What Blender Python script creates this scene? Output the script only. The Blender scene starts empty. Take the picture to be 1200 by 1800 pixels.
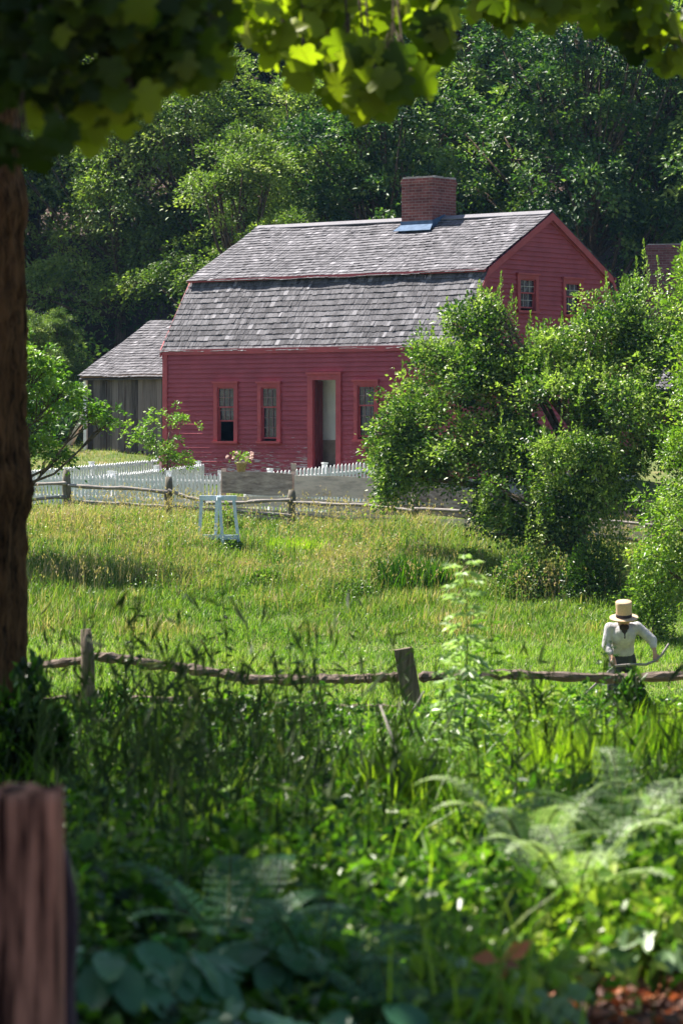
import bpy, math, random
import numpy as np
from mathutils import Vector, Matrix, Euler

# ------------------------------------------------------------------ camera, sky, sun, exposure
scene = bpy.context.scene
C = scene.collection
R = math.radians
EYE = 5.0            # height of the lens above the zero level
F = 5200.0           # focal length in pixels of the 1200x1800 photograph
HZ = 740.0           # row of the horizon

cam_d = bpy.data.cameras.new("camera")
cam = bpy.data.objects.new("camera", cam_d)
C.objects.link(cam)
cam.location = (0, 0, EYE)
cam.rotation_euler = (R(90), 0, 0)
cam_d.sensor_fit = 'VERTICAL'
cam_d.sensor_height = 36.0
cam_d.sensor_width = 24.0
cam_d.lens = F / 1800.0 * 36.0
cam_d.shift_y = -(900 - HZ) / 1800.0
cam_d.clip_start = 0.1
cam_d.clip_end = 1500
cam_d.dof.use_dof = True
cam_d.dof.focus_distance = 66.0
cam_d.dof.aperture_fstop = 5.4
scene.camera = cam

SUN_H = Vector((-0.80, 0.60, 0)).normalized()
SUN_EL = R(56)
SUN = Vector((SUN_H.x * math.cos(SUN_EL), SUN_H.y * math.cos(SUN_EL), math.sin(SUN_EL)))

world = bpy.data.worlds.new("World")
scene.world = world
world.use_nodes = True
wn = world.node_tree
bg = wn.nodes['Background']
sky = wn.nodes.new('ShaderNodeTexSky')
sky.sky_type = 'NISHITA'
sky.sun_disc = False
sky.sun_elevation = SUN_EL
sky.sun_rotation = math.atan2(SUN_H.x, SUN_H.y)
wn.links.new(sky.outputs[0], bg.inputs[0])
bg.inputs[1].default_value = 0.058

sl = bpy.data.lights.new("sun", 'SUN')
sl.energy = 5.0
sl.angle = R(0.5)
sl.color = (1.0, 0.94, 0.84)
so = bpy.data.objects.new("sun", sl)
so.rotation_euler = SUN.to_track_quat('Z', 'Y').to_euler()
so.location = (-20, 20, 40)
C.objects.link(so)

scene.view_settings.view_transform = 'Standard'
scene.view_settings.look = 'None'
scene.view_settings.exposure = 1.62
scene.view_settings.gamma = 1.0
scene.render.engine = 'CYCLES'
cy = scene.cycles
cy.max_bounces = 6
cy.diffuse_bounces = 3
cy.glossy_bounces = 2
cy.transmission_bounces = 3
cy.transparent_max_bounces = 6
cy.caustics_reflective = False
cy.caustics_refractive = False
cy.use_denoising = True

rng = np.random.default_rng(11)
random.seed(5)


def W(px, py, Y):
    """point at distance Y that the photograph shows at (px, py)"""
    return Vector(((px - 600) / F * Y, Y, EYE - (py - HZ) / F * Y))


# ------------------------------------------------------------------ terrain height
GY = np.array([-40, 0, 5, 8, 15, 20, 27, 34, 41, 46, 49, 52, 54, 57, 60, 62, 64, 66, 70, 74, 78, 84, 95, 110, 130, 160, 220, 400.])
GZ = np.array([4.4, 3.7, 3.5, 3.37, 2.85, 2.45, 1.9, 1.2, .86, 1.0, 1.2, 1.55, 1.85, 2.3, 2.55, 2.62, 2.72, 2.8, 3.1, 3.5, 3.85, 4.6, 8, 13.5, 21, 31, 44, 60.])


def sstep(a, b, x):
    t = np.clip((np.asarray(x, float) - a) / (b - a), 0, 1)
    return t * t * (3 - 2 * t)


def wave(x, y, s=1.0, k=0.0):
    """cheap smooth noise in about -1..1"""
    x = np.asarray(x, float) * s + k * 3.1
    y = np.asarray(y, float) * s + k * 1.7
    return (np.sin(x * 1.3 + 1.1 * np.sin(y * .9 + k)) + np.sin(y * 1.7 + 1.3 * np.sin(x * 1.1 + 2.0 + k)) +
            .6 * np.sin(2.9 * x + 2.3 * y + k) + .5 * np.sin(3.7 * y - 3.1 * x + 1.3 * k)) / 2.6


def G(x, y):
    x = np.asarray(x, float); y = np.asarray(y, float)
    z = np.interp(y, GY, GZ)
    t = sstep(50, 60, y) * (1 - sstep(66, 76, y)) * 0.045
    z = z - t * np.clip(x, -14, 14)
    z = z + 0.05 * wave(x, y, .8) * sstep(9, 14, y) + .09 * wave(x, y, .45, 2) * sstep(50, 55, y) * (1 - sstep(60, 63, y))
    return z


def g(x, y):
    return float(G(x, y))


# ------------------------------------------------------------------ materials
def mat(name, col=(.5, .5, .5), rough=.8, spec=.3):
    m = bpy.data.materials.new(name)
    m.use_nodes = True
    b = m.node_tree.nodes['Principled BSDF']
    b.inputs['Base Color'].default_value = (*col, 1)
    b.inputs['Roughness'].default_value = rough
    b.inputs['Specular IOR Level'].default_value = spec
    return m


def N(m, t, **kw):
    n = m.node_tree.nodes.new(t)
    for k, v in kw.items():
        setattr(n, k, v)
    return n


def L(m, a, b):
    m.node_tree.links.new(a, b)


def ramp(m, fac, stops):
    r = N(m, 'ShaderNodeValToRGB')
    while len(r.color_ramp.elements) < len(stops):
        r.color_ramp.elements.new(.5)
    for e, (p, c) in zip(r.color_ramp.elements, stops):
        e.position = p
        e.color = (*c, 1)
    if fac is not None:
        L(m, fac, r.inputs[0])
    return r.outputs[0]


def noise(m, scale=5, det=4, vec=None, stretch=None, coord='Object', rough=.6):
    n = N(m, 'ShaderNodeTexNoise')
    n.inputs['Scale'].default_value = scale
    n.inputs['Detail'].default_value = det
    n.inputs['Roughness'].default_value = rough
    if vec is None:
        tc = N(m, 'ShaderNodeTexCoord')
        vec = tc.outputs[coord]
    if stretch:
        mp = N(m, 'ShaderNodeMapping')
        mp.inputs['Scale'].default_value = stretch
        L(m, vec, mp.inputs[0])
        vec = mp.outputs[0]
    L(m, vec, n.inputs['Vector'])
    return n.outputs['Fac']


def mixc(m, fac, a, b, mode='MIX'):
    x = N(m, 'ShaderNodeMix', data_type='RGBA', blend_type=mode)
    for s, v in ((0, fac), (6, a), (7, b)):
        if isinstance(v, (int, float)):
            x.inputs[s].default_value = v
        elif isinstance(v, tuple):
            x.inputs[s].default_value = (*v, 1)
        else:
            L(m, v, x.inputs[s])
    return x.outputs[2]


def math_(m, op, a, b=None, clamp=False):
    x = N(m, 'ShaderNodeMath', operation=op, use_clamp=clamp)
    for s, v in ((0, a), (1, b)):
        if v is None:
            continue
        if isinstance(v, (int, float)):
            x.inputs[s].default_value = v
        else:
            L(m, v, x.inputs[s])
    return x.outputs[0]


def attr(m, name='tint'):
    a = N(m, 'ShaderNodeAttribute', attribute_name=name)
    return a.outputs['Fac']


def bump(m, h, strength=.3, dist=.02):
    b = N(m, 'ShaderNodeBump')
    b.inputs['Strength'].default_value = strength
    b.inputs['Distance'].default_value = dist
    L(m, h, b.inputs['Height'])
    L(m, b.outputs[0], m.node_tree.nodes['Principled BSDF'].inputs['Normal'])


def setcol(m, sock):
    L(m, sock, m.node_tree.nodes['Principled BSDF'].inputs['Base Color'])


def leaf_mat(name, stops, trans=.4, rough=.42, spec=.5, tcol=None, objvar=.0, patch=None):
    """leaf material: reflecting front, light passing through; colour from the per-leaf tint"""
    m = mat(name, (.1, .2, .05), rough, spec)
    nt = m.node_tree
    p = nt.nodes['Principled BSDF']
    out = nt.nodes['Material Output']
    t = attr(m)
    if patch:
        nz = noise(m, patch, 2)
        nz = math_(m, 'MULTIPLY', math_(m, 'SUBTRACT', nz, .5), 1.3)
        t = math_(m, 'ADD', t, nz, True)
    if objvar:
        oi = N(m, 'ShaderNodeObjectInfo')
        v = math_(m, 'MULTIPLY', math_(m, 'SUBTRACT', oi.outputs['Random'], .5), objvar)
        t = math_(m, 'ADD', t, v, True)
    c = ramp(m, t, stops)
    L(m, c, p.inputs['Base Color'])
    tr = N(m, 'ShaderNodeBsdfTranslucent')
    c2 = mixc(m, 1.0, c, tcol or (1.0, 1.25, .45), 'MULTIPLY')
    L(m, c2, tr.inputs[0])
    mx = N(m, 'ShaderNodeMixShader')
    mx.inputs[0].default_value = trans
    L(m, p.outputs[0], mx.inputs[1])
    L(m, tr.outputs[0], mx.inputs[2])
    L(m, mx.outputs[0], out.inputs[0])
    return m


HAZE_ON = True  # blue volume added to lift the wood's dark gaps toward navy
if HAZE_ON:
    hz_v = [(x, y, z) for z in (-3, 75) for (x, y) in ((-200, -45), (200, -45), (200, 420), (-200, 420))]
    hm_ = bpy.data.meshes.new('haze'); hm_.from_pydata(hz_v, [], [(0, 3, 2, 1), (4, 5, 6, 7), (0, 1, 5, 4), (1, 2, 6, 5), (2, 3, 7, 6), (3, 0, 4, 7)])
    hz_o = bpy.data.objects.new('haze', hm_); C.objects.link(hz_o); hz_o['kind'] = 'stuff'; hz_o['label'] = 'faint blue haze added to tint the dark gaps of the wooded slope'
    hmt = bpy.data.materials.new('haze_tint'); hmt.use_nodes = True; nt_ = hmt.node_tree; nt_.nodes.remove(nt_.nodes['Principled BSDF'])
    pv = nt_.nodes.new('ShaderNodeVolumePrincipled'); pv.inputs['Color'].default_value = (.30, .58, 1, 1); pv.inputs['Density'].default_value = .00012
    pv.inputs['Anisotropy'].default_value = .2
    nt_.links.new(pv.outputs[0], nt_.nodes['Material Output'].inputs['Volume']); hm_.materials.append(hmt)
    cy.volume_bounces = 0
M = {}
# leaves
M['forest'] = leaf_mat('forest_leaf', [(0, (.02, .055, .022)), (.45, (.08, .16, .035)), (1, (.30, .38, .09))], .36, .5, .35, objvar=.45, patch=.25)
M['forest_pale'] = leaf_mat('pale_forest_leaf', [(0, (.07, .12, .03)), (.5, (.19, .27, .055)), (1, (.38, .43, .11))], .38, .5, .35, objvar=.25, patch=.3)
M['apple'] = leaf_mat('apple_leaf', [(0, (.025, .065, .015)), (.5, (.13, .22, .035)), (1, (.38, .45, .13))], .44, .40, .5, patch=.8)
M['apple_pale'] = leaf_mat('pale_orchard_leaf', [(0, (.09, .17, .02)), (.5, (.20, .31, .04)), (1, (.38, .44, .08))], .42, .38, .5)
M['oak'] = leaf_mat('oak_leaf', [(0, (.07, .16, .02)), (.5, (.15, .27, .03)), (1, (.27, .37, .06))], .42, .45, .4)
M['maple'] = leaf_mat('maple_leaf', [(0, (.012, .028, .004)), (.4, (.05, .085, .008)), (.65, (.16, .21, .015)), (1, (.30, .34, .03))], .6, .45, .3, (1.25, 1.5, .35))  # dark end deepened to stand in for shade on hanging sprays
M['grass'] = leaf_mat('field_grass_blade', [(0, (.04, .11, .012)), (.4, (.19, .32, .035)), (.75, (.34, .42, .07)), (1, (.50, .45, .20))], .42, .5, .35)
M['bankgrass'] = leaf_mat('bank_grass_blade', [(0, (.025, .07, .012)), (.4, (.13, .23, .025)), (.66, (.26, .32, .06)), (.84, (.42, .31, .17)), (1, (.56, .40, .27))], .38, .55, .3)
M['weed'] = leaf_mat('weed_leaf', [(0, (.008, .028, .006)), (.3, (.035, .10, .012)), (.6, (.14, .27, .025)), (1, (.42, .48, .08))], .5, .36, .5, patch=.7)  # dark end deepened to stand in for shade among near weeds
M['lush'] = leaf_mat('lush_grass_blade', [(0, (.015, .05, .006)), (.45, (.11, .23, .012)), (1, (.38, .48, .04))], .55, .4, .45, patch=.9)  # dark end deepened for shade between the near blades
M['stem'] = leaf_mat('grass_stem', [(0, (.015, .035, .006)), (.6, (.07, .11, .02)), (1, (.38, .31, .2))], .3, .6, .3)  # dark end stands in for stems backlit against the field
M['fern'] = leaf_mat('fern_frond', [(0, (.10, .20, .07)), (.5, (.24, .36, .15)), (1, (.50, .58, .36))], .4, .38, .6)  # pale end paints the sun's sheen onto lit fronds
M['dockleaf'] = leaf_mat('shade_toned_leaf', [(0, (.02, .085, .04)), (.5, (.04, .14, .06)), (1, (.07, .2, .09))], .25, .4, .5)  # darker, bluer leaf with shade put into its colour, also on shaded ferns
M['deadleaf'] = leaf_mat('dead_leaf', [(0, (.10, .03, .02)), (.5, (.20, .10, .07)), (1, (.58, .20, .08))], .25, .6, .3, (1, .7, .5))
M['blossom'] = leaf_mat('flower_petal', [(0, (.7, .45, .42)), (1, (.85, .72, .66))], .3, .6, .3, (1, 1, 1))


def bark(name, c1, c2, sc=(6, 6, 1.2), scale=4, bs=.8, bd=.04):
    m = mat(name, c1, .95, .15)
    n1 = noise(m, scale, 6, stretch=sc, rough=.7)
    n2 = noise(m, scale * .35, 3)
    f = math_(m, 'ADD', math_(m, 'MULTIPLY', n1, .75), math_(m, 'MULTIPLY', n2, .3), True)
    setcol(m, ramp(m, f, [(.40, c1), (.62, c2)]))
    bump(m, n1, bs, bd)
    return m


M['bark'] = bark('grey_brown_bark', (.02, .015, .011), (.17, .125, .085))
M['maplebark'] = bark('maple_bark', (.008, .005, .003), (.24, .12, .055), (9, 9, 1.6), 2.6, 1.0, .12)
M['twig'] = bark('twig_bark', (.05, .035, .025), (.16, .12, .09))


def wood(name, dark, light, stretch=(1, 14, 14), scale=3.0, tintvar=0, bs=.4, r0=.3, r1=.75):
    m = mat(name, light, .85, .25)
    n1 = noise(m, scale, 6, stretch=stretch, rough=.7)
    n2 = noise(m, scale * .5, 3)
    f = math_(m, 'ADD', math_(m, 'MULTIPLY', n1, .8), math_(m, 'MULTIPLY', n2, .25), True)
    if tintvar:
        t = math_(m, 'MULTIPLY', math_(m, 'SUBTRACT', attr(m), .5), tintvar)
        f = math_(m, 'ADD', f, t, True)
    setcol(m, ramp(m, f, [(r0, dark), (r1, light)]))
    bump(m, n1, bs, .01)
    return m


M['shingle'] = wood('weathered_shingle', (.04, .038, .045), (.25, .24, .262), (26, 26, 3), 1.6, .75, .3)
M['board'] = wood('weathered_grey_board', (.15, .105, .095), (.78, .62, .55), (1.3, 7, 7), 1.6, .5, .6, .26, .68)
M['vboard'] = wood('weathered_vertical_board', (.035, .03, .03), (.20, .175, .165), (12, 12, .7), 2.0, .5)
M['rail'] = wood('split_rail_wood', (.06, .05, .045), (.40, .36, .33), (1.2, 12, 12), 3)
M['railnear'] = wood('shaded_split_rail_wood', (.022, .015, .012), (.27, .20, .16), (1.4, 14, 14), 3, 0, 1.0)  # darker copy of the rail wood, backlit shade put into its colour
M['postnear'] = wood('shaded_rail_post_wood', (.03, .022, .015), (.26, .20, .15), (14, 14, 1.4), 3, 0, 1.0)  # post wood darkened likewise to imitate backlight
M['railpost'] = wood('rail_post_wood', (.045, .04, .03), (.25, .22, .17), (12, 12, 1.2), 3)
M['redpost'] = wood('reddish_post_wood', (.025, .006, .003), (.52, .23, .15), (14, 14, .8), 1.6, 0, .9, .46, .60)
M['darkpost'] = wood('dark_slab_wood', (.02, .012, .015), (.13, .09, .11), (14, 14, .9), 2.2)
M['eaveboard'] = wood('eave_board', (.08, .04, .025), (.36, .22, .13), (1, 10, 10), 3)

# red paint, worn to pale wood in small flakes
m = mat('red_barn_paint', (.2, .03, .04), .72, .3)
na = noise(m, 2.2, 4)
nb = noise(m, 9, 6, stretch=(.5, .5, 5))
nl = noise(m, .7, 2)
base = ramp(m, na, [(.3, (.24, .042, .060)), (.7, (.33, .064, .086))])
tc = N(m, 'ShaderNodeTexCoord'); sx = N(m, 'ShaderNodeSeparateXYZ'); L(m, tc.outputs['Object'], sx.inputs[0])
low = math_(m, 'MULTIPLY', math_(m, 'SUBTRACT', 2.1, sx.outputs[2]), .16)     # flaking is worst on the lower boards
fl = math_(m, 'ADD', nb, low)
fl = math_(m, 'ADD', fl, math_(m, 'MULTIPLY', math_(m, 'SUBTRACT', nl, .5), .35))
fac = ramp(m, fl, [(.80, (0, 0, 0)), (.84, (1, 1, 1))])
setcol(m, mixc(m, fac, base, (.42, .36, .36)))
bump(m, nb, .15, .004)
M['red'] = m
m = mat('red_trim_paint', (.27, .035, .045), .65, .35)
na = noise(m, 6, 5)
setcol(m, ramp(m, na, [(.3, (.26, .042, .054)), (.7, (.35, .060, .074))]))
M['redtrim'] = m


def brick_mat(name, c1, c2, mortar):
    m = mat(name, c1, .9, .2)
    tc = N(m, 'ShaderNodeTexCoord')
    s = N(m, 'ShaderNodeSeparateXYZ'); L(m, tc.outputs['Object'], s.inputs[0])
    cmb = N(m, 'ShaderNodeCombineXYZ')
    L(m, math_(m, 'ADD', s.outputs[0], s.outputs[1]), cmb.inputs[0]); L(m, s.outputs[2], cmb.inputs[1])
    b = N(m, 'ShaderNodeTexBrick')
    b.inputs['Scale'].default_value = 1.0
    b.inputs['Brick Width'].default_value = .21
    b.inputs['Row Height'].default_value = .07
    b.inputs['Mortar Size'].default_value = .008
    b.inputs['Color1'].default_value = (*c1, 1); b.inputs['Color2'].default_value = (*c2, 1); b.inputs['Mortar'].default_value = (*mortar, 1)
    b.inputs['Bias'].default_value = -.1
    L(m, cmb.outputs[0], b.inputs['Vector'])
    n1 = noise(m, 6, 5)
    setcol(m, mixc(m, .55, b.outputs[0], ramp(m, n1, [(.3, (.35, .3, .3)), (.7, (1, 1, 1))]), 'MULTIPLY'))
    bump(m, math_(m, 'SUBTRACT', 1, b.outputs['Fac']), .6, .01)
    return m


M['brick'] = brick_mat('old_red_brick', (.25, .085, .075), (.15, .045, .045), (.26, .19, .18))
M['brick2'] = brick_mat('dark_plum_brick', (.20, .08, .09), (.14, .05, .06), (.2, .15, .15))
m = mat('lead_flashing', (.13, .22, .36), .8, .2); n_ = noise(m, 7, 4); setcol(m, ramp(m, n_, [(.3, (.05, .09, .16)), (.7, (.10, .16, .26))])); M['lead'] = m
m = mat('white_paint', (.74, .74, .74), .6, .3); n_ = noise(m, 7, 5); setcol(m, ramp(m, n_, [(.3, (.68, .69, .72)), (.6, (.86, .86, .87))])); M['white'] = m
m = mat('pale_blue_paint', (.5, .6, .72), .6, .3); n_ = noise(m, 12, 5); setcol(m, ramp(m, n_, [(.3, (.42, .55, .70)), (.65, (.66, .74, .82))])); M['bluepaint'] = m
m = mat('plaster', (.75, .75, .73), .9, .1); n_ = noise(m, 3, 4); setcol(m, ramp(m, n_, [(.3, (.80, .81, .80)), (.7, (.90, .90, .88))])); M['plaster'] = m
m = mat('wainscot_paint', (.35, .27, .2), .8, .2); n_ = noise(m, 5, 3); setcol(m, ramp(m, n_, [(.3, (.27, .21, .16)), (.7, (.4, .32, .25))])); M['wainscot'] = m
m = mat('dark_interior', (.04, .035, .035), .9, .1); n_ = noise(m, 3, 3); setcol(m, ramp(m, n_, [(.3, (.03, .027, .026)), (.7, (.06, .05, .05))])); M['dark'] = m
m = mat('dark_door_paint', (.1, .016, .022), .6, .3); n_ = noise(m, 4, 3); setcol(m, ramp(m, n_, [(.3, (.085, .014, .02)), (.7, (.14, .024, .03))])); M['doorpaint'] = m
m = mat('curtain_cloth', (.7, .74, .8), .9, .1); n_ = noise(m, 9, 3, stretch=(3, 3, .5)); setcol(m, ramp(m, n_, [(.35, (.45, .5, .58)), (.65, (.82, .85, .88))])); M['curtain'] = m
m = mat('stone', (.3, .28, .27), .9, .2); n_ = noise(m, 5, 5); setcol(m, ramp(m, n_, [(.3, (.18, .17, .16)), (.7, (.4, .38, .36))])); M['stone'] = m
m = mat('muntin_paint', (.42, .36, .37), .7, .2); n_ = noise(m, 15, 3); setcol(m, ramp(m, n_, [(.3, (.14, .07, .08)), (.7, (.24, .15, .16))])); M['muntin'] = m
m = mat('pale_muntin_paint', (.4, .38, .38), .7, .2); n_ = noise(m, 15, 3); setcol(m, ramp(m, n_, [(.3, (.28, .26, .27)), (.7, (.42, .40, .40))])); M['muntinpale'] = m
m = mat('terracotta', (.45, .32, .18), .8, .2); n_ = noise(m, 20, 3); setcol(m, ramp(m, n_, [(.3, (.38, .27, .15)), (.7, (.55, .40, .24))])); M['terra'] = m
# window glass: half see-through, wavy reflections
m = mat('old_window_glass', (.02, .03, .05), .06, .8)
p = m.node_tree.nodes['Principled BSDF']; p.inputs['IOR'].default_value = 1.7
n_ = noise(m, 3, 2); bump(m, n_, .25, .02)
tr = N(m, 'ShaderNodeBsdfTransparent'); tr.inputs[0].default_value = (.75, .82, .88, 1)
mx = N(m, 'ShaderNodeMixShader'); mx.inputs[0].default_value = .55
L(m, p.outputs[0], mx.inputs[1]); L(m, tr.outputs[0], mx.inputs[2]); L(m, mx.outputs[0], m.node_tree.nodes['Material Output'].inputs[0])
M['glass'] = m

# ground: turf with bare earth, leaf litter near the camera and under the wood
m = mat('ground_turf', (.1, .12, .05), .95, .1)
geo = N(m, 'ShaderNodeNewGeometry'); s = N(m, 'ShaderNodeSeparateXYZ'); L(m, geo.outputs['Position'], s.inputs[0])
n1 = noise(m, .9, 5); n2 = noise(m, 12, 5); n3 = noise(m, 40, 4)
turf = ramp(m, n1, [(.3, (.07, .115, .03)), (.55, (.13, .15, .05)), (.72, (.30, .23, .13))])
litter = ramp(m, n3, [(.3, (.02, .014, .012)), (.5, (.07, .045, .04)), (.7, (.17, .12, .11))])
near = N(m, 'ShaderNodeMapRange'); near.inputs[1].default_value = 12; near.inputs[2].default_value = 30; near.inputs[3].default_value = 1; near.inputs[4].default_value = 0
L(m, s.outputs[1], near.inputs[0])
far = N(m, 'ShaderNodeMapRange'); far.inputs[1].default_value = 80; far.inputs[2].default_value = 90
L(m, s.outputs[1], far.inputs[0])
wd = math_(m, 'MAXIMUM', near.outputs[0], far.outputs[0])
setcol(m, mixc(m, wd, mixc(m, .4, turf, ramp(m, n2, [(.3, (.4, .4, .4)), (.7, (1, 1, 1))]), 'MULTIPLY'), litter))
bump(m, n2, .6, .05)
M['ground'] = m


# ------------------------------------------------------------------ mesh helpers
def new_obj(name, me, material, parent=None, smooth=False):
    o = bpy.data.objects.new(name, me)
    C.objects.link(o)
    if material is not None:
        me.materials.append(M[material] if isinstance(material, str) else material)
    if parent is not None:
        o.parent = parent
    if smooth and len(me.polygons):
        me.polygons.foreach_set('use_smooth', np.ones(len(me.polygons), bool))
    return o


def np_mesh(name, V, faces_list, tint=None):
    """V (n,3); faces_list: list of int arrays (m,k)"""
    me = bpy.data.meshes.new(name)
    V = np.asarray(V, np.float32)
    me.vertices.add(len(V))
    me.vertices.foreach_set('co', V.ravel())
    loops = np.concatenate([f.ravel() for f in faces_list]).astype(np.int32)
    tot = np.concatenate([np.full(len(f), f.shape[1], np.int32) for f in faces_list])
    st = np.concatenate([[0], np.cumsum(tot)[:-1]]).astype(np.int32)
    me.loops.add(len(loops))
    me.loops.foreach_set('vertex_index', loops)
    me.polygons.add(len(tot))
    me.polygons.foreach_set('loop_start', st)
    me.polygons.foreach_set('loop_total', tot)
    if tint is not None:
        a = me.attributes.new('tint', 'FLOAT', 'POINT')
        a.data.foreach_set('value', np.asarray(tint, np.float32))
    me.update(calc_edges=True)
    return me


class MB:
    """collects simple solids that become one mesh"""
    def __init__(s):
        s.v = []; s.f = []; s.t = []

    def add(s, vs, fs, t=.5):
        o = len(s.v)
        s.v += [tuple(v) for v in vs]
        s.f += [tuple(i + o for i in f) for f in fs]
        s.t += [t] * len(vs)
        return s

    def box(s, a, b, t=.5):
        x0, y0, z0 = a; x1, y1, z1 = b
        vs = [(x0, y0, z0), (x1, y0, z0), (x1, y1, z0), (x0, y1, z0), (x0, y0, z1), (x1, y0, z1), (x1, y1, z1), (x0, y1, z1)]
        return s.add(vs, [(0, 3, 2, 1), (4, 5, 6, 7), (0, 1, 5, 4), (1, 2, 6, 5), (2, 3, 7, 6), (3, 0, 4, 7)], t)

    def prism(s, poly, off, t=.5):
        """poly: list of 3D points (planar), off: extrusion vector"""
        n = len(poly); off = Vector(off)
        vs = [Vector(p) for p in poly] + [Vector(p) + off for p in poly]
        fs = [tuple(range(n))[::-1], tuple(range(n, 2 * n))] + [(i, (i + 1) % n, n + (i + 1) % n, n + i) for i in range(n)]
        return s.add(vs, fs, t)

    def beam(s, p, q, w, h, up=(0, 0, 1), t=.5, w2=None, h2=None):
        p = Vector(p); q = Vector(q); d = (q - p).normalized(); up = Vector(up)
        if abs(d.dot(up)) > .98: up = Vector((0, 1, 0))
        a = d.cross(up).normalized(); b = a.cross(d).normalized()
        vs = []
        for c, ww, hh in ((p, w, h), (q, w2 or w, h2 or h)):
            for i, j in ((-1, -1), (1, -1), (1, 1), (-1, 1)):
                vs.append(c + a * (i * ww / 2) + b * (j * hh / 2))
        return s.add(vs, [(0, 1, 2, 3), (7, 6, 5, 4), (0, 4, 5, 1), (1, 5, 6, 2), (2, 6, 7, 3), (3, 7, 4, 0)], t)

    def tube(s, pts, rad, n=8, t=.5, jit=0., flat=1.):
        """tapered tube through pts"""
        P = [Vector(p) for p in pts]
        o = len(s.v); k = len(P)
        ref = Vector((0, 0, 1)) if abs((P[-1] - P[0]).normalized().z) < .9 else Vector((0, 1, 0))
        for i, c in enumerate(P):
            d = (P[min(i + 1, k - 1)] - P[max(i - 1, 0)]).normalized()
            a = d.cross(ref).normalized(); b = a.cross(d).normalized()
            r = rad[i] if hasattr(rad, '__len__') else rad
            for j in range(n):
                an = 2 * math.pi * j / n
                rr = r * (1 + jit * random.uniform(-1, 1))
                s.v.append(tuple(c + a * (math.cos(an) * rr) + b * (math.sin(an) * rr * flat)))
                s.t.append(t)
        for i in range(k - 1):
            for j in range(n):
                s.f.append((o + i * n + j, o + i * n + (j + 1) % n, o + (i + 1) * n + (j + 1) % n, o + (i + 1) * n + j))
        s.f.append(tuple(o + j for j in range(n))[::-1])
        s.f.append(tuple(o + (k - 1) * n + j for j in range(n)))
        return s

    def lathe(s, prof, c=(0, 0, 0), n=24, t=.5, rot=None):
        """prof: list of (r, z)"""
        o = len(s.v); c = Vector(c)
        for r, z in prof:
            for j in range(n):
                an = 2 * math.pi * j / n
                v = Vector((r * math.cos(an), r * math.sin(an), z))
                if rot: v = rot @ v
                s.v.append(tuple(c + v)); s.t.append(t)
        for i in range(len(prof) - 1):
            for j in range(n):
                s.f.append((o + i * n + j, o + i * n + (j + 1) % n, o + (i + 1) * n + (j + 1) % n, o + (i + 1) * n + j))
        s.f.append(tuple(o + j for j in range(n))[::-1]); s.f.append(tuple(o + (len(prof) - 1) * n + j for j in range(n)))
        return s

    def build(s, name, material, parent=None, smooth=False):
        me = bpy.data.meshes.new(name)
        me.from_pydata(s.v, [], s.f)
        a = me.attributes.new('tint', 'FLOAT', 'POINT')
        a.data.foreach_set('value', np.asarray(s.t, np.float32))
        me.update()
        return new_obj(name, me, material, parent, smooth)


def thing(name, label, cat, loc=(0, 0, 0), rz=0, group=None):
    o = bpy.data.objects.new(name, None)
    o.empty_display_size = .3
    C.objects.link(o)
    o.location = loc
    o.rotation_euler = (0, 0, rz)
    o['label'] = label; o['category'] = cat
    if group: o['group'] = group
    return o


def tag(o, label=None, cat=None, group=None, kind=None):
    if label: o['label'] = label
    if cat: o['category'] = cat
    if group: o['group'] = group
    if kind: o['kind'] = kind
    return o


def dup(root, loc, rz, label, group=None, scale=None):
    r = root.copy(); C.objects.link(r); r.location = loc; r.rotation_euler = (0, 0, rz); r['label'] = label
    if group: r['group'] = group
    if scale is not None: r.scale = scale
    for ch in list(root.children):
        c = ch.copy(); C.objects.link(c); c.parent = r
        for gg in list(ch.children):
            d = gg.copy(); C.objects.link(d); d.parent = c
    return r


def unit(a):
    return a / (np.linalg.norm(a, axis=1, keepdims=True) + 1e-9)


def leaves(Cn, axis, nrm, length, width, tint, fold=.18, curl=.12):
    """folded leaf of 6 points: base, two shoulders, tip. returns V, faces, tint"""
    n = len(Cn)
    axis = unit(axis)
    side = unit(np.cross(nrm, axis))
    nr = np.cross(axis, side)
    l = np.asarray(length).reshape(-1, 1) * np.ones((n, 1)); w = np.asarray(width).reshape(-1, 1) * np.ones((n, 1))
    base = Cn - axis * l * .5
    tip = Cn + axis * l * .5 - nr * l * curl
    lf = Cn - axis * l * .05 + side * w * .5 + nr * w * fold
    rt = Cn - axis * l * .05 - side * w * .5 + nr * w * fold
    V = np.stack([base, lf, tip, rt], 1).reshape(-1, 3)
    i = np.arange(n) * 4
    Fc = np.concatenate([np.stack([i, i + 2, i + 1], 1), np.stack([i, i + 3, i + 2], 1)])
    return V, Fc, np.repeat(tint, 4)


def leaf_obj(name, parts, material, parent=None):
    """parts: list of (V, F, T) with F (m,3)"""
    Vs, Fs, Ts = [], [], []
    o = 0
    for V, Fc, T in parts:
        Vs.append(V); Fs.append(Fc + o); Ts.append(T); o += len(V)
    return new_obj(name, np_mesh(name, np.concatenate(Vs), [np.concatenate(Fs)], np.concatenate(Ts)), material, parent)


def rdir(n, up=0.):
    d = rng.normal(size=(n, 3)); d[:, 2] += up
    return unit(d)


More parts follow.
